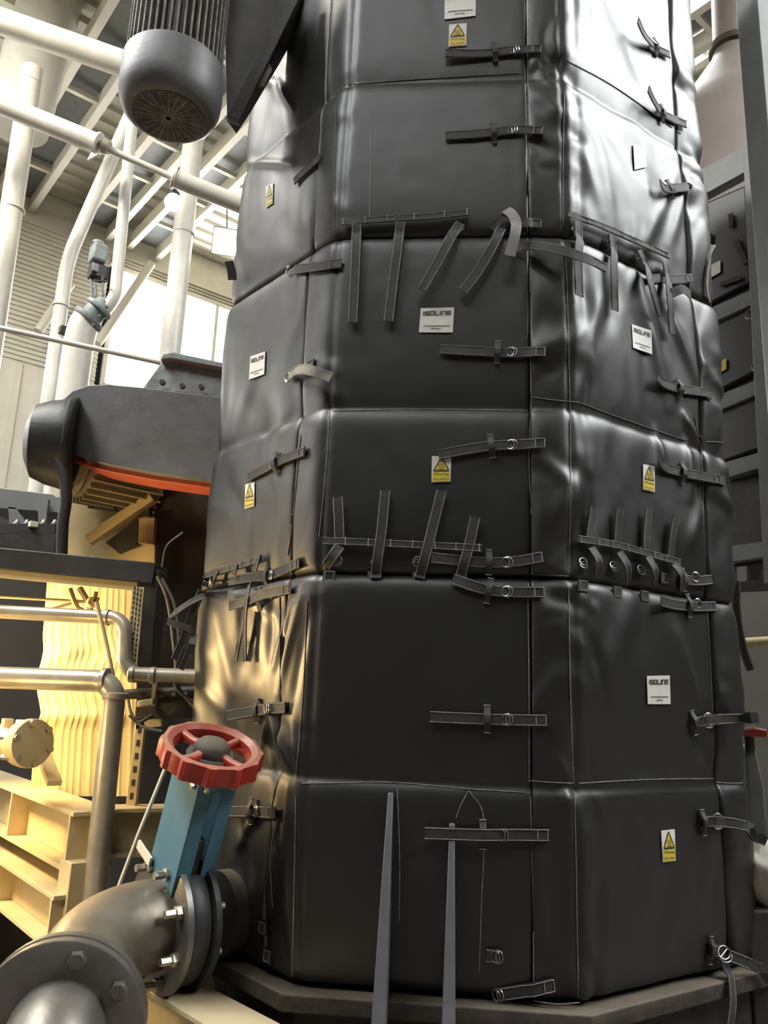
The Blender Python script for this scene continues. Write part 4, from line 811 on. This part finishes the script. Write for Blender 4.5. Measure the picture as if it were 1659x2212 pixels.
# ------------------------------------------------------------------ beyond the grey post: second insulated unit, duct, valve, sack
gp = thing('steel_post', 'grey painted box post standing at the frame edge', 'post', (*at(1640, 300, 3.2)[:2], 0)); p = at(1622, 0, 3.2)
build(MB().box((p[0] + .085, 3.2 + .08, 2.9), V(1, .15, 0), V(-.15, 1, 0), UP, .075, .08, 2.9), 'shaft', GREYP, gp, bevel=.006); build(MB().box((p[0] + .085, 3.28, .01), V(1, .15, 0), V(-.15, 1, 0), UP, .13, .13, .01), 'foot_plate', GREYP, gp)
W0 = at(1580, 600, 4.5)
def onw(x, y, k=0.): return on_plane(x, y, W0 - BX * k, BX)
def slab(pts, k, th): return MB().prism([onw(x, y, k) for x, y in pts], BX * th)
un = thing('insulated_unit', 'second black insulated unit in a grey steel frame beyond the tank', 'tank', (*onw(1580, 1300)[:2], 0))
build(slab([(1450, 470), (1660, 390), (1690, 1250), (1500, 1260)], 0, .5), 'core', DARK, un)
for q in ([(1500, 372), (1640, 300), (1640, 355), (1502, 430)], [(1518, 672), (1640, 618), (1642, 650), (1520, 705)], [(1540, 858), (1665, 808), (1668, 838), (1545, 890)], [(1560, 1000), (1680, 965), (1680, 1000), (1560, 1035)], [(1500, 1190), (1680, 1165), (1680, 1200), (1500, 1225)]): build(slab(q, .07, .08), 'frame_rail', GREYP, un, bevel=.004)
build(slab([(1604, 320), (1650, 296), (1700, 1250), (1650, 1260)], .09, .10), 'frame_upright', GREYP, un, bevel=.004)
qs = [[(1490, 452), (1612, 398), (1622, 610), (1500, 672)], [(1505, 700), (1622, 655), (1640, 800), (1525, 858)], [(1525, 890), (1640, 848), (1655, 965), (1540, 1005)]]
for q in qs: build(slab(q, .04, .05), 'insulation_pad', FABRIC, un, bevel=.015)
build(slab([(1524, 578), (1556, 562), (1556, 588), (1524, 606)], .055, .004), 'maker_label', PATCH, un); build(slab([(1549, 784), (1568, 774), (1569, 797), (1551, 807)], .055, .004), 'warning_label', YELLOW, un); build(slab([(1592, 1225), (1613, 1222), (1613, 1255), (1592, 1258)], .055, .004), 'plate', GREYP, un)
for a, b in (((1532, 505), (1530, 540)), ((1578, 462), (1580, 490)), ((1590, 520), (1612, 570)), ((1555, 615), (1600, 600))): build(MB().bar(onw(*a, .06), onw(*b, .06), .03, .01, up=BX), 'strap', WEB, un)
for x, y in ((1620, 678), (1634, 790)):
    c = onw(x, y, .07); build(MB().tube([c + .03 * (AX * math.cos(q) + UP * math.sin(q)) for q in np.linspace(0, 6.28, 16)[:-1]], .004, 6, closed=True), 'ring', CHROME, un)
hd = thing('extract_duct', 'pinkish round duct opening into a wide hopper hood', 'duct', at(1580, 300, 6.0)); da, db = at(1574, -120, 6.0), at(1582, 105, 6.0); dd = nz(db - da); Ld = np.linalg.norm(db - da)
build(MB().lathe(da, dd, [(.165, 0), (.165, Ld)], 36), 'pipe', PINKD, hd); build(MB().lathe(db - dd * .03, dd, [(.17, 0), (.20, .01), (.20, .07), (.17, .08)], 36), 'clamp_ring', RUST, hd)
build(MB().lathe(db + dd * .04, dd, [(.16, 0), (.19, .10), (.50, .62), (.66, .90), (.66, 2.2)], 36), 'hopper', PINKD, hd)
pipe('low_pipe', 'pale level pipe low behind the tank by the right edge', [at(1560, 1392, 4.2), at(1720, 1382, 4.0)], .026, CREAM)
rv = thing('lever_valve', 'dim valve with red lever grip low beside the tank', 'valve', at(1640, 1700, 3.4)); build(MB().tube([at(1606, 1582, 3.4), at(1625, 1580, 3.4), at(1652, 1584, 3.4)], [.016, .022, .018], 12), 'grip', RED, rv)
build(MB().prism(outline([(1610, 1612), (1632, 1608), (1652, 1700), (1660, 1800), (1620, 1800)], 3.45), (0, .12, 0)), 'casting', GREYP, rv, bevel=.01); build(MB().tube([at(1618, 1585, 3.42), at(1620, 1620, 3.45)], .02, 10), 'stem', DARK, rv)
sm = MB(); sc = at(1655, 1885, 3.0); nu, nv = 26, 18; v = []; f = []
for i in range(nv + 1):
    th = math.pi * i / nv
    for j in range(nu):
        ph = 2 * math.pi * j / nu; dvec = V(math.sin(th) * math.cos(ph), math.sin(th) * math.sin(ph), math.cos(th)); r_ = 1 + .22 * noise.noise(Vector(dvec * 2.3)) + .10 * noise.noise(Vector(dvec * 6))
        v.append(sc + dvec * V(.11, .13, .11) * r_)
f = [(i * nu + j, i * nu + (j + 1) % nu, (i + 1) * nu + (j + 1) % nu, (i + 1) * nu + j) for i in range(nv) for j in range(nu)]
build(MB().add(v, f), 'lumpy_sack', STONE, smooth=4, label='pale lumpy sack of residue beside the tank foot', cat='sack')
build(MB().box((sc[0], sc[1] + .02, (sc[2] - .10) / 2), V(1, 0, 0), V(0, 1, 0), UP, .12, .12, (sc[2] - .10) / 2), 'plinth_block', DARK, bevel=.01, label='dark block carrying the pale sack', cat='block')

# ------------------------------------------------------------------ warm inspection lamp, then two unseen fill lamps added for brightness
def bulkhead(name, label, pos, aim, power, col, size, m):
    t = thing(name, label, 'lamp', pos); pos = np.array(pos, float); A = nz(np.array(aim, float) - pos)
    build(MB().lathe(pos - A * .14, A, [(.05, 0), (.10, .02), (.12, .10)], 24), 'housing', BLACKC, t)
    ld = bpy.data.lights.new(name, 'SPOT'); ld.energy = power; ld.color = col; ld.shadow_soft_size = size; ld.spot_size = math.radians(155); ld.spot_blend = .5
    lo = bpy.data.objects.new(name + '_light', ld); COL.objects.link(lo); lo.location = pos + A * .02; lo.rotation_euler = Vector(A).to_track_quat('-Z', 'Y').to_euler()
bulkhead('inspection_lamp', 'warm inspection lamp shining across the pipe frame', (-2.0, 3.32, 1.76), (-.6, 2.9, 1.45), WARM_LAMP, (1, .68, .29), .09, WARM)
bulkhead('frame_fill_lamp', 'unseen warm fill lamp added to light the cream frame', (-1.62, 2.45, 1.35), (-.9, 3.1, 1.4), WARM_LAMP * .14, (1, .68, .29), .07, WARM)  # second warm lamp, added to brighten the upright pipe and frame
bulkhead('hall_fill_lamp', 'unseen fill lamp added under the roof to brighten the far wall', (-4.0, 3.0, 7.5), (-3.2, 6, 2), HALL_FILL, (1, .93, .78), .35, WARM)  # added out of view to brighten the upper left of the hall
